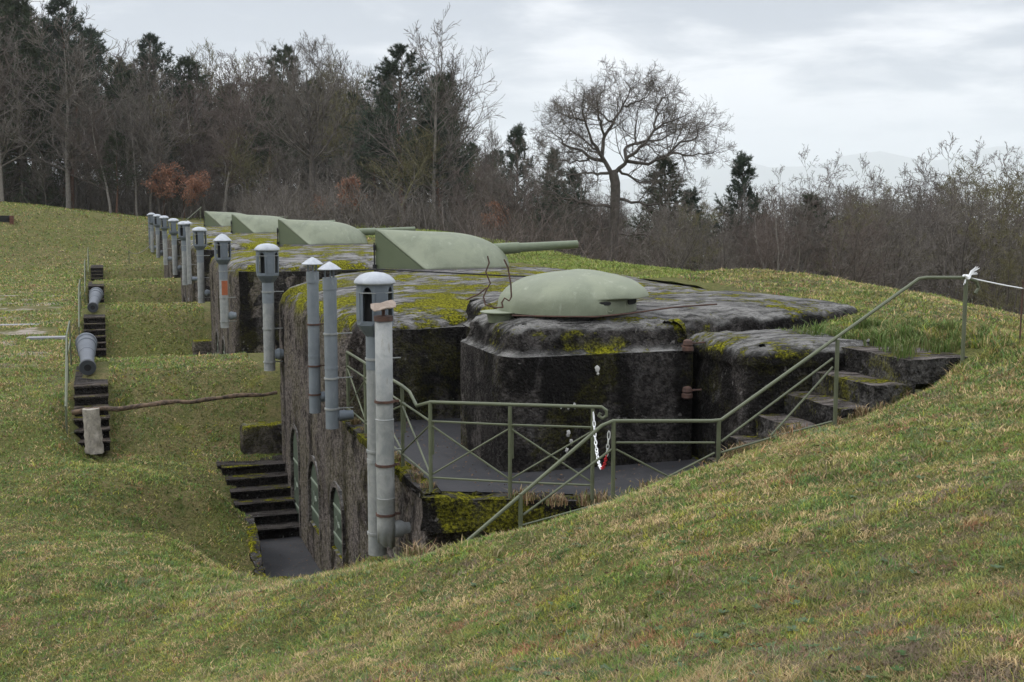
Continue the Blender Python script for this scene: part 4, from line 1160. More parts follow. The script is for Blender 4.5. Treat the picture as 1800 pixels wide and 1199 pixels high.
em = empty('brick_embrasure', (p.x, p.y + 0.1, p.z)); tag(em, 'small dark brick opening set in the grass hill at the left edge', 'embrasure')
m_.build('surround', M['brick'], em); m_ = MB(); m_.box((0, 0.2, 0), (1.15, 0.6, 1.0)); m_.build('opening', M['dark'], em)

exec_trees = True
# ------------------------------------------------------------------ trees
def norm(v): return v / (np.linalg.norm(v, axis=-1, keepdims=True) + 1e-9)
def growpts(rng, P0, D0, L, n, wander, up, droop=0.0):
    m = len(P0); pts = np.empty((m, n, 3)); pts[:, 0] = P0; d = norm(D0)
    st = (L / (n - 1))[:, None]
    for i in range(1, n):
        d = norm(d + rng.randn(m, 3) * wander + np.array([0, 0, up]) - np.array([0, 0, droop]))
        pts[:, i] = pts[:, i - 1] + d * st
    return pts
def tubes(pts, rad, k):
    m, n, _ = pts.shape
    t_ = np.empty_like(pts); t_[:, 1:-1] = pts[:, 2:] - pts[:, :-2]; t_[:, 0] = pts[:, 1] - pts[:, 0]; t_[:, -1] = pts[:, -1] - pts[:, -2]
    t_ = norm(t_)
    ref = np.where(np.abs(t_[:, :1, 2:3]) > 0.8, np.array([1., 0, 0]), np.array([0, 0, 1.]))
    a = norm(np.cross(t_, ref)); b = np.cross(t_, a)
    q = np.arange(k) * 2 * PI / k
    V_ = pts[:, :, None, :] + rad[:, :, None, None] * (a[:, :, None, :] * np.cos(q)[None, None, :, None] + b[:, :, None, :] * np.sin(q)[None, None, :, None])
    idx = np.arange(m * n * k).reshape(m, n, k)
    F_ = np.stack([idx[:, :-1, :], np.roll(idx, -1, 2)[:, :-1, :], np.roll(idx, -1, 2)[:, 1:, :], idx[:, 1:, :]], -1).reshape(-1, 4)
    return V_.reshape(-1, 3), F_
def merge(parts):
    Vs, Fs, o = [], [], 0
    for v, f in parts:
        Vs.append(v); Fs.append(f + o); o += len(v)
    return np.concatenate(Vs), np.concatenate(Fs)
def kids(rng, pts, rad, num, t0, t1, ang, lr, L, rr=0.6, flat=0.0, tipbias=False):
    m, n, _ = pts.shape
    par = np.repeat(np.arange(m), num)
    K = len(par)
    t_ = t0 + (t1 - t0) * rng.rand(K)
    if tipbias: t_ = t0 + (t1 - t0) * np.sqrt(rng.rand(K))
    f = t_ * (n - 1); i = np.minimum(f.astype(int), n - 2); fr = (f - i)[:, None]
    P0 = pts[par, i] * (1 - fr) + pts[par, i + 1] * fr
    d = norm(pts[par, i + 1] - pts[par, i])
    rnd = rng.randn(K, 3); rnd[:, 2] *= (1 - flat); side = norm(np.cross(d, rnd))
    an = (ang[0] + (ang[1] - ang[0]) * rng.rand(K))[:, None]
    D0 = d * np.cos(an) + side * np.sin(an)
    Lc = L[par] * (lr[0] + (lr[1] - lr[0]) * rng.rand(K)) * (1.15 - 0.6 * t_)
    rc = (rad[par, i] * (1 - fr[:, 0]) + rad[par, i + 1] * fr[:, 0]) * rr
    return P0, D0, Lc, rc
def taper(r0, n, end=0.25): return r0[:, None] * np.linspace(1, end, n)[None, :]
def bare_tree_mesh(seed, H, stems=1, spread=0.5, up=0.12, rmin=0.006, dens=1.0, trunk_frac=0.3, r0=None, matt='bark', matc='twig', leaves=None, wander=0.12, lean=0.05, lv=4, low=0.25, lr1=(0.32, 0.62)):
    rng = np.random.RandomState(seed)
    r0 = r0 or H * 0.018
    P0 = np.zeros((stems, 3)); P0[:, :2] = rng.randn(stems, 2) * (0.0 if stems == 1 else 0.35)
    D0 = np.zeros((stems, 3)); D0[:, 2] = 1; D0[:, :2] = rng.randn(stems, 2) * (lean if stems == 1 else spread * 0.55)
    L = H * (0.85 + 0.2 * rng.rand(stems)) * (1.0 if stems == 1 else 0.9)
    tp = growpts(rng, P0, D0, L, 12, 0.06 if stems == 1 else 0.09, 0.06)
    tr_ = taper(np.full(stems, r0 if stems == 1 else r0 * 0.6), 12, 0.10)
    tp[:, 0, 2] -= 0.4
    trunk = [tubes(tp, tr_, 8)]
    parts = []; leafp = []
    pts, rad, Lc = tp, tr_, L
    spec = [(int(22 * dens / (1 if stems == 1 else stems ** 0.6)), low, 0.97, (R(32), R(68)), lr1, 10, 4), (int(7 * dens) + 1, 0.15, 0.97, (R(28), R(65)), (0.32, 0.6), 7, 3), (int(6 * dens) + 1, 0.15, 1.0, (R(22), R(60)), (0.35, 0.65), 5, 3), (2, 0.2, 1.0, (R(20), R(50)), (0.45, 0.8), 3, 3)][:lv]
    for li, (num, t0, t1, ang, lr, n, k) in enumerate(spec):
        P, D, Lc, rc = kids(rng, pts, rad, max(1, num), t0, t1, ang, lr, Lc, 0.55)
        rc = np.maximum(rc, rmin)
        pts = growpts(rng, P, D, Lc, n, wander * (1 + 0.15 * li), up * (1 - 0.1 * li))
        rad = np.maximum(taper(rc, n, 0.35), rmin * 0.7)
        parts.append(tubes(pts, rad, k))
        leafp.append(pts[:, -1])
    if leaves:
        nl, sz = leaves
        tips = pts.reshape(-1, 3); sel = tips[rng.choice(len(tips), min(nl, len(tips)), False)]
        return fast_mesh('trunk', *merge(trunk), M[matt], True), fast_mesh('crown', *merge(parts), M[matc]), leaf_tris(rng, sel, sz)
    return fast_mesh('trunk', *merge(trunk), M[matt], True), fast_mesh('crown', *merge(parts), M[matc]), None
def leaf_tris(rng, C, sz, n=1, spread=0.0):
    K = len(C) * n
    C = np.repeat(C, n, 0) + rng.randn(K, 3) * spread
    a = norm(rng.randn(K, 3)) * sz * (0.6 + 0.6 * rng.rand(K, 1)); b = norm(np.cross(a, rng.randn(K, 3))) * sz * 0.45
    V_ = np.stack([C - a * 0.5, C + b * 0.5, C + a * 0.5, C - b * 0.5], 1).reshape(-1, 3)
    return V_, np.arange(K * 4).reshape(-1, 4)
def needles(rng, P, D, ln, wd, n, cone=0.9):
    """bundles of n needle blades at each point, leaning along D"""
    K = len(P) * n
    C = np.repeat(P, n, 0); d = np.repeat(norm(D), n, 0)
    dr = norm(d + rng.randn(K, 3) * cone * 0.6)
    L = ln * (0.6 + 0.7 * rng.rand(K, 1))
    s_ = norm(np.cross(dr, rng.randn(K, 3))) * wd * (0.7 + 0.6 * rng.rand(K, 1))
    V_ = np.stack([C - s_ * 0.5, C + s_ * 0.5, C + dr * L], 1).reshape(-1, 3)
    return V_, np.arange(K * 3).reshape(-1, 3)
def conifer_mesh(seed, H, kind='scots', mat_n='needle', dens=1.0):
    rng = np.random.RandomState(seed)
    tp = growpts(rng, np.array([[0, 0, -0.4]]), np.array([[0.02, 0.0, 1.0]]), np.array([H + 0.2]), 14, 0.02 if kind != 'scots' else 0.05, 0.08)
    tr_ = taper(np.array([H * 0.016]), 14, 0.08)
    trunk = tubes(tp, tr_, 8)
    if kind == 'scots': nb, t0, prof = int(64 * dens), 0.26, lambda t_: 0.27 * (1 - ((t_ - 0.26) / 0.74)) ** 0.62 * (0.75 + 0.5 * rng.rand(len(t_))) + 0.03
    elif kind == 'spruce': nb, t0, prof = int(130 * dens), 0.06, lambda t_: 0.22 * (1 - t_) ** 0.85 * (0.8 + 0.35 * rng.rand(len(t_))) + 0.015
    else: nb, t0, prof = int(56 * dens), 0.05, lambda t_: 0.42 * (1 - t_) ** 0.95 * (0.6 + 0.6 * rng.rand(len(t_))) + 0.03
    t_ = t0 + (1 - t0) * (np.arange(nb) + rng.rand(nb)) / nb
    f = t_ * 13; i = np.minimum(f.astype(int), 12); fr = (f - i)[:, None]
    P0 = tp[0, i] * (1 - fr) + tp[0, i + 1] * fr
    az_ = np.arange(nb) * 2.399 + rng.rand(nb) * 0.8
    el = {'scots': R(25), 'spruce': R(-2), 'young': R(26)}[kind] + (t_ - 0.5) * R(40)
    D0 = np.stack([np.cos(az_) * np.cos(el), np.sin(az_) * np.cos(el), np.sin(el)], -1)
    L = prof(t_) * H
    b1 = growpts(rng, P0, D0, L, 7, 0.10, 0.05 if kind != 'spruce' else -0.03)
    r1 = np.maximum(taper(np.maximum(L * 0.02, 0.012), 7, 0.3), 0.008)
    wood = [tubes(b1, r1, 4)]
    P, D, L2, rc = kids(rng, b1, r1, 9, 0.18 if kind != 'scots' else 0.35, 1.0, (R(25), R(70)), (0.3, 0.55), L, 0.6, flat=0.75)
    L2 = np.maximum(L2, 0.35)
    b2 = growpts(rng, P, D, L2, 4, 0.12, 0.08 if kind != 'spruce' else -0.12)
    wood.append(tubes(b2, np.full((len(b2), 4), 0.010), 3))
    # clumps along the side twigs and at limb tips
    ends = [b2[:, 1:], b1[:, 4:]]
    ends.append(tp[:, -3:])
    PP = np.concatenate([e.reshape(-1, 3) for e in ends])
    DD = np.concatenate([np.repeat(norm(e[:, -1] - e[:, 0])[:, None], e.shape[1], 1).reshape(-1, 3) for e in ends])
    if kind == 'scots':
        keep = rng.rand(len(PP)) < 0.9; PP, DD = PP[keep], DD[keep]
        DD = DD + np.array([0, 0, 0.5])
        nv = needles(rng, PP, DD, 0.30, 0.045, 16, 1.1)
    elif kind == 'spruce':
        nv = needles(rng, PP, DD - np.array([0, 0, 0.35]), 0.40, 0.055, 9, 0.9)
    else:
        nv = needles(rng, PP, DD + np.array([0, 0, 0.35]), 0.20, 0.03, 15, 1.0)
    me_t = fast_mesh('trunk', *trunk, M['pinebark' if kind == 'scots' else 'bark'], True)
    me_c = fast_mesh('crown', *nv, M[mat_n])
    me_b = fast_mesh('limbs', *merge(wood), M['bark'])
    return me_t, me_c, me_b

def tree_obj(name, meshes, loc, rz, sc, label, cat, group, extra=None):
    root = empty(name, loc, rz); root.scale = (sc[0], sc[0], sc[1])
    tag(root, label, cat, group)
    link('trunk', meshes[0], root); link('crown', meshes[1], root)
    if extra: link(extra, meshes[2], root)
    return root

BARE = []
for i in range(5): BARE.append((13.0, bare_tree_mesh(100 + i, 13, up=0.10, rmin=0.019, dens=1.1, low=0.2, r0=0.17, wander=0.15, lr1=(0.32, 0.66), matt=['bark', 'barkpale', 'barkgreen', 'barkpale', 'bark'][i], matc=['twig', 'twig', 'twigolive', 'twigred', 'twig'][i], lv=3)))
ASH = []
for i in range(2): ASH.append((13.0, bare_tree_mesh(140 + i, 13, up=0.20, rmin=0.010, dens=1.1, low=0.30, matt='bark', matc='twig', lv=4, lr1=(0.35, 0.6))))
BUSH = []
for i in range(6):
    a, b, c = bare_tree_mesh(200 + i, 7, stems=5, spread=0.75, up=0.07, rmin=0.0085, dens=0.95, low=0.10, wander=0.17, lr1=(0.35, 0.6), matt=['bark', 'barkpale', 'bark'][i % 3], matc=['twig', 'twigred', 'twig', 'twigred', 'twig', 'twigolive'][i], lv=4, leaves=(420, 0.10) if i % 2 else None)
    if c is not None: c = fast_mesh('leaves', *c, M['deadleaf'])
    BUSH.append((7.0, (a, b, c)))
SCOTS = [(15.0, conifer_mesh(300 + i, 15, 'scots', ['needle', 'needle2'][i % 2])) for i in range(4)]
SPRUCE = [(18.0, conifer_mesh(320 + i, 18, 'spruce')) for i in range(2)]
YOUNG = [(7.0, conifer_mesh(340 + i, 7, 'young', ['needle2', 'needle'][i % 2])) for i in range(3)]

tops = [(-60, -40), (0, -20), (80, 0), (95, 40), (130, 30), (170, 55), (205, 100), (268, 82), (310, 120), (340, 110), (390, 118), (440, 130), (470, 98), (500, 125), (560, 105), (620, 130), (660, 150), (720, 105), (790, 110), (830, 240), (905, 250), (960, 285), (1100, 310), (1230, 340), (1300, 330), (1370, 300), (1450, 300), (1530, 340), (1620, 290), (1720, 290), (1790, 325), (1900, 320)]
def topy(x): return float(np.interp(x, [a for a, b in tops], [b for a, b in tops]))
def place(kind, px, ytop, d, name, label, cat, group, rng, width=1.0, extra=None, rz=None, pick=None):
    base = kind[rng.randrange(len(kind)) if pick is None else pick]
    p = unpx(px, 352, d=d); gz_ = tz(p.x, p.y)
    H = (352 - ytop) / 2100 * d - gz_
    s_ = H / base[0]
    ms = base[1]
    return tree_obj(name, ms, (p.x, p.y, gz_), rng.random() * 6.28 if rz is None else rz, (s_ * width, s_), label, cat, group, extra)
rg = random.Random(11)
# trees one can single out
place(SPRUCE, 42, -45, 104, 'spruce_tree', 'tallest dark spruce at the left edge of the picture', 'tree', None, rg, 1.0, 'limbs')
place(SPRUCE, -25, -20, 112, 'spruce_tree', 'dark spruce cut off by the left edge', 'tree', None, rg, 1.0, 'limbs')
place(SCOTS, 112, 15, 108, 'pine_tree', 'tall dark pine just right of the tallest spruce', 'tree', None, rg, 1.0, 'limbs')
place(SCOTS, 178, 62, 116, 'pine_tree', 'dark pine right of the tall pine at the left', 'tree', None, rg, 0.9, 'limbs')
place(SCOTS, 268, 78, 118, 'pine_tree', 'pointed dark pine above the left wood, over the grass hill', 'tree', None, rg, 0.9, 'limbs')
place(SCOTS, 375, 112, 120, 'pine_tree', 'dark pine above the row of small lanterns', 'tree', None, rg, 0.9, 'limbs')
place(SCOTS, 478, 96, 118, 'pine_tree', 'dark pine above the second farthest gun shield', 'tree', None, rg, 0.9, 'limbs')
place(SCOTS, 712, 96, 84, 'pine_tree', 'broad dark pine standing in the middle of the wood edge', 'tree', None, rg, 1.15, 'limbs', pick=1)
place(SCOTS, 775, 215, 82, 'pine_tree', 'lower dark pine right of the broad middle pine', 'tree', None, rg, 1.6, 'limbs')
place(SCOTS, 668, 250, 86, 'pine_tree', 'lower dark pine left of the broad middle pine', 'tree', None, rg, 1.5, 'limbs')
place(YOUNG, 907, 228, 76, 'pine_tree', 'young blue green pine left of the big bare oak', 'tree', None, rg, 0.9, 'limbs')
place(YOUNG, 968, 268, 62, 'pine_tree', 'dark conifer close to the left side of the big bare oak', 'tree', None, rg, 0.9, 'limbs')
place(YOUNG, 1005, 300, 64, 'pine_tree', 'low dark conifer under the left limbs of the big bare oak', 'tree', None, rg, 1.1, 'limbs')
place(YOUNG, 1172, 280, 60, 'pine_tree', 'wide dark conifer behind the right limbs of the big bare oak', 'tree', None, rg, 1.25, 'limbs')
place(YOUNG, 1215, 335, 58, 'pine_tree', 'low dark conifer right of the big bare oak', 'tree', None, rg, 1.0, 'limbs')
place(YOUNG, 1302, 276, 60, 'pine_tree', 'pointed dark pine standing alone right of the big bare oak', 'tree', None, rg, 0.9, 'limbs')
place(YOUNG, 1432, 345, 56, 'pine_tree', 'low dark pine sunk among the bare thickets at right', 'tree', None, rg, 1.2, 'limbs')
place(BARE, 120, 66, 99, 'bare_tree', 'spreading bare tree with pale trunk before the left spruces', 'tree', None, rg, 1.2, pick=1)
place(BARE, 194, 190, 97, 'bare_tree', 'small bare tree with pale trunk on the crest of the hill', 'tree', None, rg, 1.0, pick=3)
place(BARE, 240, 170, 98, 'bare_tree', 'thin bare tree with pale bark behind the hill crest', 'tree', None, rg, 0.8, pick=1)
place(BARE, 281, 120, 98, 'bare_tree', 'slim bare tree rising above the smallest lanterns', 'tree', None, rg, 0.9, pick=4)
place(BARE, 392, 130, 98, 'bare_tree', 'forked bare tree above the farthest gun shield', 'tree', None, rg, 1.0, pick=3)
place(ASH, 556, 98, 88, 'bare_tree', 'broad bare ash with fine upright twigs above the second gun shield', 'tree', None, rg, 1.25, pick=0)
place(BARE, 762, 76, 80, 'bare_tree', 'tall pale bare tree rising beside the broad middle pine', 'tree', None, rg, 0.9, pick=1)
place(BARE, 700, 250, 78, 'bare_tree', 'low bare tree with yellow lichen before the broad middle pine', 'tree', None, rg, 1.5, pick=2)
place(BARE, 862, 225, 78, 'bare_tree', 'thin bare birch left of the young blue green pine', 'tree', None, rg, 0.6, pick=0)
# generic wood
def zone(px):
    for lim, s_ in [(70, 'behind the tallest spruce'), (160, 'behind the left end of the grass hill'), (260, 'behind the right end of the grass hill'), (350, 'behind the row of small lanterns'), (430, 'behind the two farthest gun shields'), (520, 'behind the second gun shield'), (640, 'behind the barrel of the second gun'), (760, 'behind the nearest gun shield'), (880, 'behind the nose of the nearest gun'), (1000, 'behind the barrel of the nearest gun'), (1160, 'behind the big bare oak'), (1300, 'right of the big bare oak'), (1450, 'below the lone pointed pine'), (1600, 'behind the right meadow'), (9999, 'behind the rope knot at right')]:
        if px < lim: return s_
for row, (d0, d1, step_, drop) in enumerate([(97, 101, 62, 150), (104, 110, 36, 95), (112, 124, 28, 15), (128, 150, 26, 0)]):
    px = -50 + row * 9
    while px < 880:
        if px > 640 and row < 1:
            px += 60; continue
        d = rg.uniform(d0, d1)
        if px > 620: d -= 16
        yt = topy(px) + 8 + drop * 0.5 + rg.random() * (drop + 25)
        yt = min(yt, 300)
        if rg.random() < (0.12, 0.5, 0.55, 0.45)[row]:
            place(SCOTS, px, yt + 12, d, 'pine_tree', 'dark pine in the wood ' + zone(px), 'tree', 'pines in the wood ' + zone(px), rg, 0.95, 'limbs')
        else:
            place(BARE, px, yt, d, 'bare_tree', 'bare grey brown tree in the wood ' + zone(px), 'tree', 'bare trees in the wood ' + zone(px), rg, 1.0)
        px += step_ * rg.uniform(0.7, 1.3)
# right hand trees and thickets
for row, (d0, d1, step_, drop) in enumerate([(37, 42, 95, 110), (44, 52, 70, 30), (55, 66, 56, 8), (72, 90, 44, 5)]):
    px = 1860 - row * 11
    while px > (1120 if row == 0 else 830):
        d = rg.uniform(d0, d1)
        if px < 1150: d = rg.uniform(55, 90)
        yt = min(topy(px) + rg.random() * (drop + 14) - 12, 380)
        yt = yt + (22 if px < 1300 else 0)
        bi = rg.randrange(6)
        place(BUSH, px, yt, d, 'thicket_tree', 'many stemmed bare tree ' + zone(px) + (' with dry leaves' if BUSH[bi][1][2] else ''), 'tree', 'thicket trees ' + zone(px) + (' with dry leaves' if BUSH[bi][1][2] else ''), rg, 0.95, 'leaves' if BUSH[bi][1][2] else None, pick=bi)
        px -= step_ * rg.uniform(0.7, 1.3)

# the big bare oak, limb by limb
def hero():
    rng = np.random.RandomState(77); d0 = 50.0
    base = unpx(1078, 352, d=d0); gz_ = tz(base.x, base.y)
    root = empty('oak_tree', (base.x, base.y, gz_)); tag(root, 'big bare oak with a wide rounded crown on the skyline', 'tree')
    k = d0 / 2100.0
    right = np.array([_cy, -_sy, 0]); fw = np.array([_sy, _cy, 0])
    def path(px, depth, n):
        px = np.array(px, float); s_ = np.linspace(0, 1, len(px)); t_ = np.linspace(0, 1, n)
        x = np.interp(t_, s_, px[:, 0]); y = np.interp(t_, s_, px[:, 1]); y = np.where(y < 300, 300 - (300 - y) * 0.88, y); dd = depth[0] + (depth[1] - depth[0]) * t_
        P = (x - 1078)[:, None] * k * right + (352 - y)[:, None] * k * np.array([0, 0, 1.]) + dd[:, None] * fw
        P[:, 2] -= gz_
        return P
    trunk = path([(1072, 560), (1075, 500), (1077, 440), (1081, 370), (1082, 325), (1076, 300)], (0, 0), 12)
    tb = trunk[:1].copy(); 
    tr_ = np.array([0.34, 0.28, 0.25, 0.235, 0.225, 0.215, 0.21, 0.20, 0.20, 0.20, 0.20, 0.16])
    tw = [tubes(trunk[None], tr_[None], 12)]
    limbs = [([(1074, 305), (1056, 267), (1062, 236), (1075, 205), (1097, 174), (1108, 142), (1094, 122)], (0, 0.3), .115),
             ([(1060, 278), (1052, 262), (1037, 242), (1025, 205), (1020, 174), (1025, 146)], (0, -1.0), .10),
             ([(1062, 282), (1037, 277), (1020, 258), (990, 249), (984, 233), (962, 215)], (0, 1.2), .10),
             ([(1080, 306), (1100, 280), (1125, 255), (1147, 220), (1181, 202), (1205, 190)], (0, -0.8), .11),
             ([(1098, 282), (1144, 289), (1175, 267), (1200, 242), (1225, 239), (1228, 220), (1256, 199)], (0, 0.7), .09),
             ([(1100, 280), (1100, 255), (1118, 248), (1118, 220), (1125, 190), (1135, 140)], (0, 1.6), .09),
             ([(1070, 305), (1040, 305), (1003, 308), (965, 300)], (0, -1.3), .08), ([(1088, 300), (1120, 320), (1160, 318), (1200, 330)], (0, 1.5), .07),
             ([(1078, 366), (1031, 358), (990, 349), (940, 330)], (0, -1.5), .09), ([(1084, 349), (1137, 358), (1181, 358), (1212, 342)], (0, -1.0), .08),
             ([(1079, 411), (1134, 413), (1181, 433), (1215, 440)], (0, -1.6), .06), ([(1077, 400), (1030, 405), (985, 395)], (0, -0.6), .05),
             ([(1062, 236), (1050, 205), (1048, 170), (1060, 130)], (0.1, -1.4), .07), ([(1075, 205), (1045, 180), (1040, 150)], (0.1, 1.4), .06),
             ([(1147, 220), (1150, 180), (1168, 150), (1160, 128)], (-.5, .6), .06), ([(1175, 267), (1210, 270), (1245, 268), (1268, 262)], (.3, -.8), .055),
             ([(1037, 277), (1000, 285), (965, 275), (948, 262)], (0.6, -.4), .05), ([(1097, 174), (1125, 165), (1150, 135)], (.1, -.8), .05), ([(1025, 205), (995, 195), (975, 180)], (-.6, .5), .05),
             ([(1118, 248), (1160, 240), (1200, 215), (1240, 210)], (.5, 2.0), .06), ([(1056, 267), (1030, 240), (1000, 215), (985, 185)], (0, 2.0), .06)]
    N = 14; P = []; Rr = []; Ls = []
    for px, dp, r_ in limbs:
        pp = path(px, dp, N); pp[1:-1] += rng.randn(N - 2, 3) * 0.035
        P.append(pp); Rr.append(0.85 * r_ * (np.linspace(1, 0.12, N))); Ls.append(np.linalg.norm(np.diff(pp, axis=0), axis=1).sum())
    P = np.array(P); Rr = np.array(Rr); Ls = np.array(Ls)
    tw.append(tubes(P, Rr, 7))
    cw = []
    pts, rad, L = P, Rr, Ls * 0.75
    for num, t0, ang, lr, n, kk, rr_, upv in [(15, 0.15, (R(30), R(75)), (0.35, 0.70), 9, 4, 0.5, 0.04), (7, 0.15, (R(30), R(65)), (0.35, 0.65), 6, 3, 0.6, 0.03), (4, 0.2, (R(25), R(60)), (0.4, 0.7), 5, 3, 0.7, 0.02), (1, 0.3, (R(25), R(55)), (0.5, 0.8), 4, 3, 0.8, 0.02)]:
        Pn, D, L, rc = kids(rng, pts, rad, num, t0, 1.0, ang, lr, L, rr_)
        rc = np.clip(rc, 0.0055, 0.028); L = np.maximum(L, 0.18)
        pts = growpts(rng, Pn, D, L, n, 0.14, upv)
        rad = np.maximum(taper(rc, n, 0.4), 0.005)
        cw.append(tubes(pts, rad, kk))
    link('trunk', fast_mesh('trunk', *merge(tw), M['bark'], True), root)
    link('crown', fast_mesh('crown', *merge(cw), M['twig']), root)
hero()

# copper leafed young oaks at the wood edge
for px, yt, yb, d, lb in [(295, 285, 370, 97, 'young oak with rusty dry leaves behind the small lanterns'), (325, 300, 370, 96, 'low young oak with rusty leaves above the farthest pipes'), (612, 318, 400, 78, 'young oak with copper leaves right of the bare ash'), (565, 345, 400, 82, 'low young oak with copper leaves behind the second gun shield'), (880, 350, 420, 66, 'young oak with dull red leaves behind the nearest gun barrel')]:
    rng = np.random.RandomState(int(px))
    a, b, _ = bare_tree_mesh(int(px), 4, stems=2, spread=0.4, up=0.05, rmin=0.01, dens=0.8, low=0.3, lv=3)
    V_ = np.array([v.co for v in b.vertices]); sel = V_[rng.choice(len(V_), 900, False)]; sel = sel[sel[:, 2] > 1.2]
    lf = fast_mesh('leaves', *leaf_tris(rng, sel, 0.16, 3, 0.10), M['copper'])
    p = unpx(px, 352, d=d); gz_ = tz(p.x, p.y); H = (352 - yt) / 2100 * d - gz_
    tree_obj('young_oak', (a, b, lf), (p.x, p.y, gz_), px, (H / 4 * 1.1, H / 4), lb, 'tree', None, 'leaves')

# undergrowth: fine upright brushwood inside the wood and down the right hand slope
def brush(name, label, n, xr, dr, hr, matn, seed, rad=0.012):
    rng = np.random.RandomState(seed)
    px = xr[0] + (xr[1] - xr[0]) * rng.rand(n); d = dr[0] + (dr[1] - dr[0]) * rng.rand(n) ** 0.8
    u = (px - 900) / (FPX * 1.0068)
    X = d * (_sy + u * _cy); Y = d * (_cy - u * _sy)
    Z = terrain(X, Y)
    P0 = np.stack([X, Y, Z - 0.1], -1)
    D = rng.randn(n, 3) * 0.6; D[:, 2] = 1
    L = hr[0] + (hr[1] - hr[0]) * rng.rand(n) ** 1.5
    p1 = growpts(rng, P0, D, L, 6, 0.13, 0.05)
    r1 = taper(np.full(n, rad) * (0.6 + 0.9 * rng.rand(n)), 6, 0.4)
    P, D2, L2, rc = kids(rng, p1, r1, 5, 0.15, 1.0, (R(20), R(65)), (0.25, 0.6), L, 0.7)
    p2 = growpts(rng, P, D2, L2, 4, 0.15, 0.05)
    o = link(name, fast_mesh(name, *merge([tubes(p1, r1, 3), tubes(p2, np.full((len(p2), 4), rad * 0.55), 3)]), M[matn]))
    tag(o, label, 'undergrowth', kind='stuff')
brush('brushwood', 'tangled brown brushwood filling the floor of the wood', 7000, (-80, 900), (101, 150), (1.5, 6), 'twig', 5, 0.022)
brush('scrub', 'dense grey brown scrub on the slope beyond the meadow crest', 4200, (820, 1900), (38, 95), (0.8, 2.8), 'twigred', 6, 0.009)
brush('low_scrub', 'low scrub at the foot of the wood behind the guns', 3000, (420, 1150), (70, 100), (1.5, 4.0), 'twig', 7, 0.016)

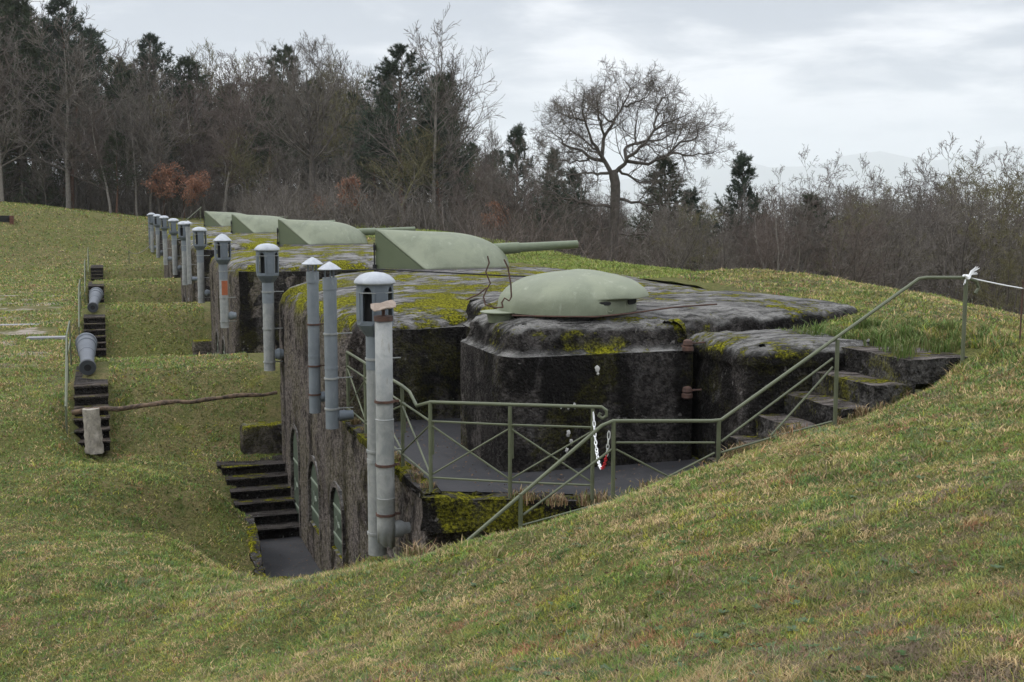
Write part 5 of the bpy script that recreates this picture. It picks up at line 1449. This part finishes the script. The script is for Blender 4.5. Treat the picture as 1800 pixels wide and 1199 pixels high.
# ------------------------------------------------------------------ grass
def grass():
    rng = np.random.RandomState(9)
    N = 1500000
    px = rng.uniform(-120, 1920, N)
    lo, hi = math.log(3.3), math.log(100)
    d = np.exp(lo + (hi - lo) * rng.rand(N) ** 0.95)
    u = (px - 900) / (FPX * 1.0068)
    X = d * (_sy + u * _cy); Y = d * (_cy - u * _sy)
    keep = ~in_hole(X, Y) & ~((X > 3.5) & (X < 11.4) & (Y > 17.5) & (Y < 100)) 
    keep &= ~((X > -0.78) & (X < 0.05) & (((Y - 26.2) % PER) < 5.2) & (Y > 26)) & ~((X > 5.1) & (X < 10.1) & (Y > 11.6) & (Y < 19) & ~((X > 9.15) & (Y > 13.3) & (Y < 14.7)))
    over = X - crest_x(Y); keep &= over < 5
    keep &= ~((X < -1.5) & (X > -7) & (Y > 34) & (Y < 60) & (vnoise(X, Y, 2.2, 31) > 0.72))
    X, Y, d = X[keep], Y[keep], d[keep]; N = len(X)
    Z = terrain(X, Y) + bumps(X, Y) - 0.01
    tuft = vnoise(X, Y, 0.22, 11) * 0.6 + vnoise(X, Y, 0.8, 12) * 0.4
    big = vnoise(X, Y, 2.8, 13) * 0.6 + vnoise(X, Y, 7, 14) * 0.4
    rnd = rng.rand(N)
    h = (0.022 + 0.060 * tuft ** 2.6 + 0.026 * rnd ** 3) * (0.85 + 0.030 * np.minimum(d, 45))
    # long grass along bank edge, walls, and right of the steps
    edge = np.exp(-((np.hypot((X - 3.2) / 2.2, (Y - 15.6) / 2.6)) ** 2)) + np.exp(-((np.hypot((X - 9.9) / 0.9, (Y - 12.9) / 1.5)) ** 2)) * 2.6
    h *= 1 + 1.3 * edge * rng.rand(N)
    long_ = rng.rand(N) < 0.02; h = np.where(long_, h * 2.0, h)
    wd = np.maximum(0.0042, d * 0.00085) * (0.7 + 0.6 * rng.rand(N))
    a = rng.rand(N) * 2 * PI; lean = (0.35 + 1.3 * rng.rand(N)) 
    dx = np.cos(a); dy = np.sin(a)
    sx_, sy_ = -np.sin(a + rng.randn(N) * 0.5), np.cos(a + rng.randn(N) * 0.5)
    B = np.stack([X, Y, Z], -1)
    sd_ = np.stack([sx_, sy_, np.zeros(N)], -1) * wd[:, None] / 2
    cl_, sl_ = 1 / np.sqrt(1 + lean ** 2), lean / np.sqrt(1 + lean ** 2)
    m1 = B + np.stack([dx * sl_ * 0.35, dy * sl_ * 0.35, cl_ * 0.75], -1) * (h * 0.65)[:, None]
    m2 = B + np.stack([dx * sl_, dy * sl_, cl_ * 0.8], -1) * h[:, None] * 1.1
    V_ = np.stack([B - sd_, B + sd_, m1 + sd_ * 0.8, m1 - sd_ * 0.8, m2], 1)
    i0 = np.arange(N) * 5
    F4 = np.stack([i0, i0 + 1, i0 + 2, i0 + 3], -1); F3 = np.stack([i0 + 3, i0 + 2, i0 + 4], -1)
    me = bpy.data.meshes.new('grass')
    me.vertices.add(N * 5); me.vertices.foreach_set('co', V_.astype(np.float32).ravel())
    lv = np.concatenate([F4.ravel(), F3.ravel()]).astype(np.int32)
    me.loops.add(len(lv)); me.loops.foreach_set('vertex_index', lv)
    me.polygons.add(2 * N); me.polygons.foreach_set('loop_start', np.concatenate([np.arange(N) * 4, 4 * N + np.arange(N) * 3]).astype(np.int32))
    me.update(calc_edges=True)
    # species patches: each small cell of turf leans to one plant
    pal = np.array([(0.105, 0.152, 0.032), (0.070, 0.115, 0.034), (0.165, 0.16, 0.045), (0.30, 0.225, 0.115), (0.22, 0.115, 0.06), (0.235, 0.225, 0.035), (0.135, 0.105, 0.07), (0.12, 0.16, 0.075)])
    far_ = sstep(9, 22, d)
    fld = [vnoise(X, Y, 0.055 + 0.012 * i, 70 + i) * 1.0 + vnoise(X, Y, 0.24 + 0.06 * i, 80 + i) * 0.6 + vnoise(X, Y, 1.7 + 0.4 * i, 90 + i) * 0.36 + 0.75 * rng.rand(N) for i in range(8)]
    brownish = 0.16 * sstep(12, 5, d) * sstep(-1, 4, X)
    walk = 0.15 * np.exp(-((np.hypot((X - 1.0) / 3.4, (Y - 23) / 5)) ** 2))
    lawn_ = 0.09 * sstep(2.5, 0.0, X) * sstep(9, 14, d)
    bias = [0.14 + walk + lawn_, -0.02 + walk + lawn_ * 0.6, 0.18, 0.06 + brownish * 0.6 - walk * 0.6, -0.17 + brownish, -0.22, -0.10 + brownish, -0.16]
    fld = np.stack([f_ + b_ for f_, b_ in zip(fld, bias)], 0)
    c = pal[np.argmax(fld, 0)] * 1.52
    c = c * (0.6 + 0.75 * rng.rand(N, 1)) * (0.66 + 0.42 * vnoise(X, Y, 0.33, 51)[:, None] + 0.30 * vnoise(X, Y, 0.11, 52)[:, None])
    lush = (np.where(X > 6, 1, 0) * sstep(22, 27, Y) * (over[keep] > -3.5) * 0.6)[:, None]
    c = c * (1 - lush) + np.array((0.19, 0.26, 0.045)) * lush
    rgba = np.ones((N, 5, 4), np.float32); rgba[:, :, :3] = c[:, None, :]
    at = me.color_attributes.new('tint', 'FLOAT_COLOR', 'POINT'); at.data.foreach_set('color', rgba.ravel())
    me.materials.append(M['grass'])
    o = link('grass', me); tag(o, 'short mixed green and straw grass on the slopes and lawns', 'grass', kind='stuff')
grass()
def tufts(name, label, spots, seed, cols, hh=(0.12, 0.28), nb=60):
    rng = np.random.RandomState(seed); Vs = []; C = []
    for (x, y, z, r_, s_) in spots:
        n = int(nb * s_)
        bx = x + rng.randn(n) * r_ * 0.5; by = y + rng.randn(n) * r_ * 0.5; a = rng.rand(n) * 2 * PI; ln = rng.rand(n) * 0.9
        h = (hh[0] + (hh[1] - hh[0]) * rng.rand(n)) * s_
        w_ = 0.0045 + 0.004 * rng.rand(n)
        B = np.stack([bx, by, np.full(n, z)], -1); D = np.stack([np.cos(a), np.sin(a), 0 * a], -1); Sd = np.stack([-np.sin(a), np.cos(a), 0 * a], -1) * w_[:, None]
        up_ = np.array([0, 0, 1.])
        m1 = B + up_ * (h * 0.6)[:, None] + D * (h * ln * 0.35)[:, None]; m2 = B + up_ * (h * 0.8)[:, None] + D * (h * ln)[:, None]
        Vs.append(np.stack([B - Sd, B + Sd, m1 + Sd * 0.8, m1 - Sd * 0.8, m2 + Sd * 0.1, m2 - Sd * 0.1], 1).reshape(-1, 3))
        cc = np.array(cols)[rng.randint(0, len(cols), n)] * (0.7 + 0.5 * rng.rand(n, 1)); C.append(np.repeat(cc, 6, 0))
    V_ = np.concatenate(Vs); n = len(V_) // 6; i0 = np.arange(n) * 6
    F_ = np.concatenate([np.stack([i0, i0 + 1, i0 + 2, i0 + 3], -1), np.stack([i0 + 3, i0 + 2, i0 + 4, i0 + 5], -1)])
    me = fast_mesh(name, V_, F_, M['grass']); rgba = np.ones((len(V_), 4), np.float32); rgba[:, :3] = np.concatenate(C)
    at = me.color_attributes.new('tint', 'FLOAT_COLOR', 'POINT'); at.data.foreach_set('color', rgba.ravel())
    tag(link(name, me), label, 'grass', kind='stuff')
rr = random.Random(8)
straw = [(0.36, 0.28, 0.16), (0.28, 0.2, 0.11), (0.2, 0.12, 0.07)]; fresh = [(0.09, 0.15, 0.03), (0.12, 0.17, 0.05), (0.16, 0.17, 0.06)]
sp = []
for i in range(26):
    t_ = rr.random() ** 0.7; sp.append((4.2 + 1.9 * t_, 13.05 - 0.75 * min(1, t_ * 1.3) + rr.uniform(-0.1, 0.25), -3.5, 0.12, rr.uniform(0.3, 0.85)))
for i in range(40): sp.append((3.62 + rr.uniform(-0.05, 0.08), rr.uniform(13.6, 18.2), -3.46, 0.05, rr.uniform(0.3, 0.6)))
for i in range(30):
    x = rr.uniform(5.2, 9.0); sp.append((x, 11.62 + rr.uniform(-0.1, 0.15), tz(x, 11.6) - 0.04, 0.07, rr.uniform(0.3, 0.7)))
for i in range(24):
    x = rr.uniform(3.0, 4.6); y = rr.uniform(12.3, 13.2); sp.append((x, y, tz(x, y), 0.1, rr.uniform(0.6, 1.3)))
tufts('dry_grass', 'dry straw coloured grass tufts along the terrace edge and bank', sp, 3, straw + [(0.14, 0.15, 0.05)])
sp = []
for i in range(60):
    x = rr.uniform(9.0, 10.8); y = rr.uniform(11.8, 14.6); sp.append((x, y, max(tz(x, y), -1.9) , 0.12, rr.uniform(0.6, 1.25)))
tufts('long_grass', 'long fresh green grass clump beside the top step', sp, 4, fresh)
def weeds():
    rng = np.random.RandomState(44); n = 800
    px = rng.uniform(0, 1820, n); d = np.exp(rng.uniform(math.log(4), math.log(24), n)); u = (px - 900) / (FPX * 1.0068)
    X = d * (_sy + u * _cy); Y = d * (_cy - u * _sy)
    k = ~in_hole(X, Y) & ~((X > 3.2) & (Y > 16.5)) & (X - crest_x(Y) < 2) & (vnoise(X, Y, 0.9, 45) > 0.42); X, Y, d = X[k], Y[k], d[k]; n = len(X)
    Z = terrain(X, Y) + bumps(X, Y) + 0.012
    nl = 7; a = (np.arange(nl)[None, :] * 2 * PI / nl + rng.rand(n, 1) * 6 + rng.randn(n, nl) * 0.3).ravel()
    C = np.repeat(np.stack([X, Y, Z], -1), nl, 0); s_ = np.repeat(0.016 + 0.024 * rng.rand(n), nl) * (0.7 + 0.6 * rng.rand(n * nl))
    D = np.stack([np.cos(a), np.sin(a), 0.35 + 0.3 * rng.rand(n * nl)], -1) * s_[:, None]; S_ = np.stack([-np.sin(a), np.cos(a), 0 * a], -1) * (s_ * 0.28)[:, None]
    V_ = np.stack([C, C + D * 0.55 - S_, C + D + np.array([0, 0, -0.2]) * s_[:, None], C + D * 0.55 + S_], 1).reshape(-1, 3)
    me = fast_mesh('weeds', V_, np.arange(n * nl * 4).reshape(-1, 4), M['grass'])
    cols = np.array([(0.06, 0.11, 0.035), (0.085, 0.13, 0.055), (0.10, 0.14, 0.075), (0.12, 0.14, 0.04)])[rng.randint(0, 4, n)]
    rgba = np.ones((n * nl * 4, 4), np.float32); rgba[:, :3] = np.repeat(cols, nl * 4, 0)
    at = me.color_attributes.new('tint', 'FLOAT_COLOR', 'POINT'); at.data.foreach_set('color', rgba.ravel())
    tag(link('weeds', me), 'small broad leaved green weeds scattered in the turf', 'weeds', kind='stuff')
weeds()
sp = []
for i in range(70):
    px = rr.uniform(0, 1800); d = math.exp(rr.uniform(math.log(4.5), math.log(20))); u = (px - 900) / (FPX * 1.0068)
    x = d * (_sy + u * _cy); y = d * (_cy - u * _sy)
    if in_hole(np.array([x]), np.array([y]))[0] or (x > 3.2 and y > 12) or x > 9: continue
    sp.append((x, y, tz(x, y), 0.12, rr.uniform(0.22, 0.42)))
tufts('tussocks', 'scattered olive and straw tussocks standing out of the short turf', sp, 14, [(0.13, 0.16, 0.045), (0.18, 0.18, 0.06), (0.30, 0.25, 0.14)], nb=110)
def litter():
    rng = np.random.RandomState(12); P = []
    def area(n, x0, x1, y0, y1, z): P.append(np.stack([rng.uniform(x0, x1, n), rng.uniform(y0, y1, n), np.full(n, z)], -1))
    area(260, 4.2, 5.4, 13.0, 16.4, -3.462); area(120, 5.2, 7.4, 12.0, 14.1, -3.462); area(160, 2.5, 3.5, 19, 23.2, PZ + 0.02); area(90, 3.8, 4.8, 16.2, 18.1, -3.462)
    n = 900; px = rng.uniform(0, 1800, n); d = np.exp(rng.uniform(math.log(4), math.log(26), n)); u = (px - 900) / (FPX * 1.0068)
    X = d * (_sy + u * _cy); Y = d * (_cy - u * _sy); k = ~in_hole(X, Y) & ~((X > 3.2) & (Y > 17)); X, Y = X[k], Y[k]
    P.append(np.stack([X, Y, terrain(X, Y) + bumps(X, Y) + 0.03], -1))
    P = np.concatenate(P); K = len(P)
    a = rng.randn(K, 3); a[:, 2] *= 0.35; a = norm(a) * (0.010 + 0.016 * rng.rand(K, 1) ** 2); b = rng.randn(K, 3); b[:, 2] *= 0.35; b = norm(np.cross(np.cross(a, b), a)) * 0.009
    P[:, 2] += 0.012
    V_ = np.stack([P - a, P + b, P + a, P - b], 1).reshape(-1, 3)
    tag(link('dry_leaves', fast_mesh('dry_leaves', V_, np.arange(K * 4).reshape(-1, 4), M['litter'])), 'small dry brown leaves scattered over terrace, walk and turf', 'leaves', kind='stuff')
litter()

TREES = {}
for o in list(COL.objects):
    if o.type == 'EMPTY' and o.parent is None and o.get('category') == 'tree': TREES.setdefault(o['label'], []).append(o)
ORD = ['first', 'second', 'third', 'fourth', 'fifth', 'sixth', 'seventh', 'eighth', 'ninth', 'tenth', 'eleventh', 'twelfth', 'thirteenth', 'fourteenth', 'fifteenth', 'sixteenth', 'seventeenth', 'eighteenth', 'nineteenth', 'twentieth']
for lb, obs in TREES.items():
    if len(obs) < 2: continue
    obs.sort(key=lambda o: math.atan2(o.location.x, o.location.y))
    body = (lb.replace(' with dry leaves', '').replace('many stemmed bare tree', 'dry leaved thicket trees') if 'dry leaves' in lb else lb).replace('bare grey brown tree in the wood', 'bare trees').replace('dark pine in the wood', 'dark pines').replace('many stemmed bare tree', 'bare thicket trees')
    for i, o in enumerate(obs):
        o['label'] = ('leftmost' if i == 0 else 'rightmost' if i == len(obs) - 1 else ORD[min(i, 19)] + ' from left') + ' of the ' + body

# ------------------------------------------------------------------ haze
bm = bmesh.new(); bmesh.ops.create_cube(bm, size=1)
me = bpy.data.meshes.new('haze'); bm.to_mesh(me); bm.free()
hz = link('haze', me); hz.scale = (37000, 37000, 1000); hz.location = (0, 0, 300)
hm = bpy.data.materials.new('haze'); hm.use_nodes = True; nt = hm.node_tree; nt.nodes.clear()
pv_ = nt.nodes.new('ShaderNodeVolumePrincipled'); pv_.inputs['Color'].default_value = (0.96, 0.98, 1.0, 1); pv_.inputs['Density'].default_value = 0.00013; pv_.inputs['Anisotropy'].default_value = 0.2
om = nt.nodes.new('ShaderNodeOutputMaterial'); nt.links.new(pv_.outputs[0], om.inputs['Volume'])
me.materials.append(hm); tag(hz, 'pale blue haze in the air over the valley', kind='stuff')
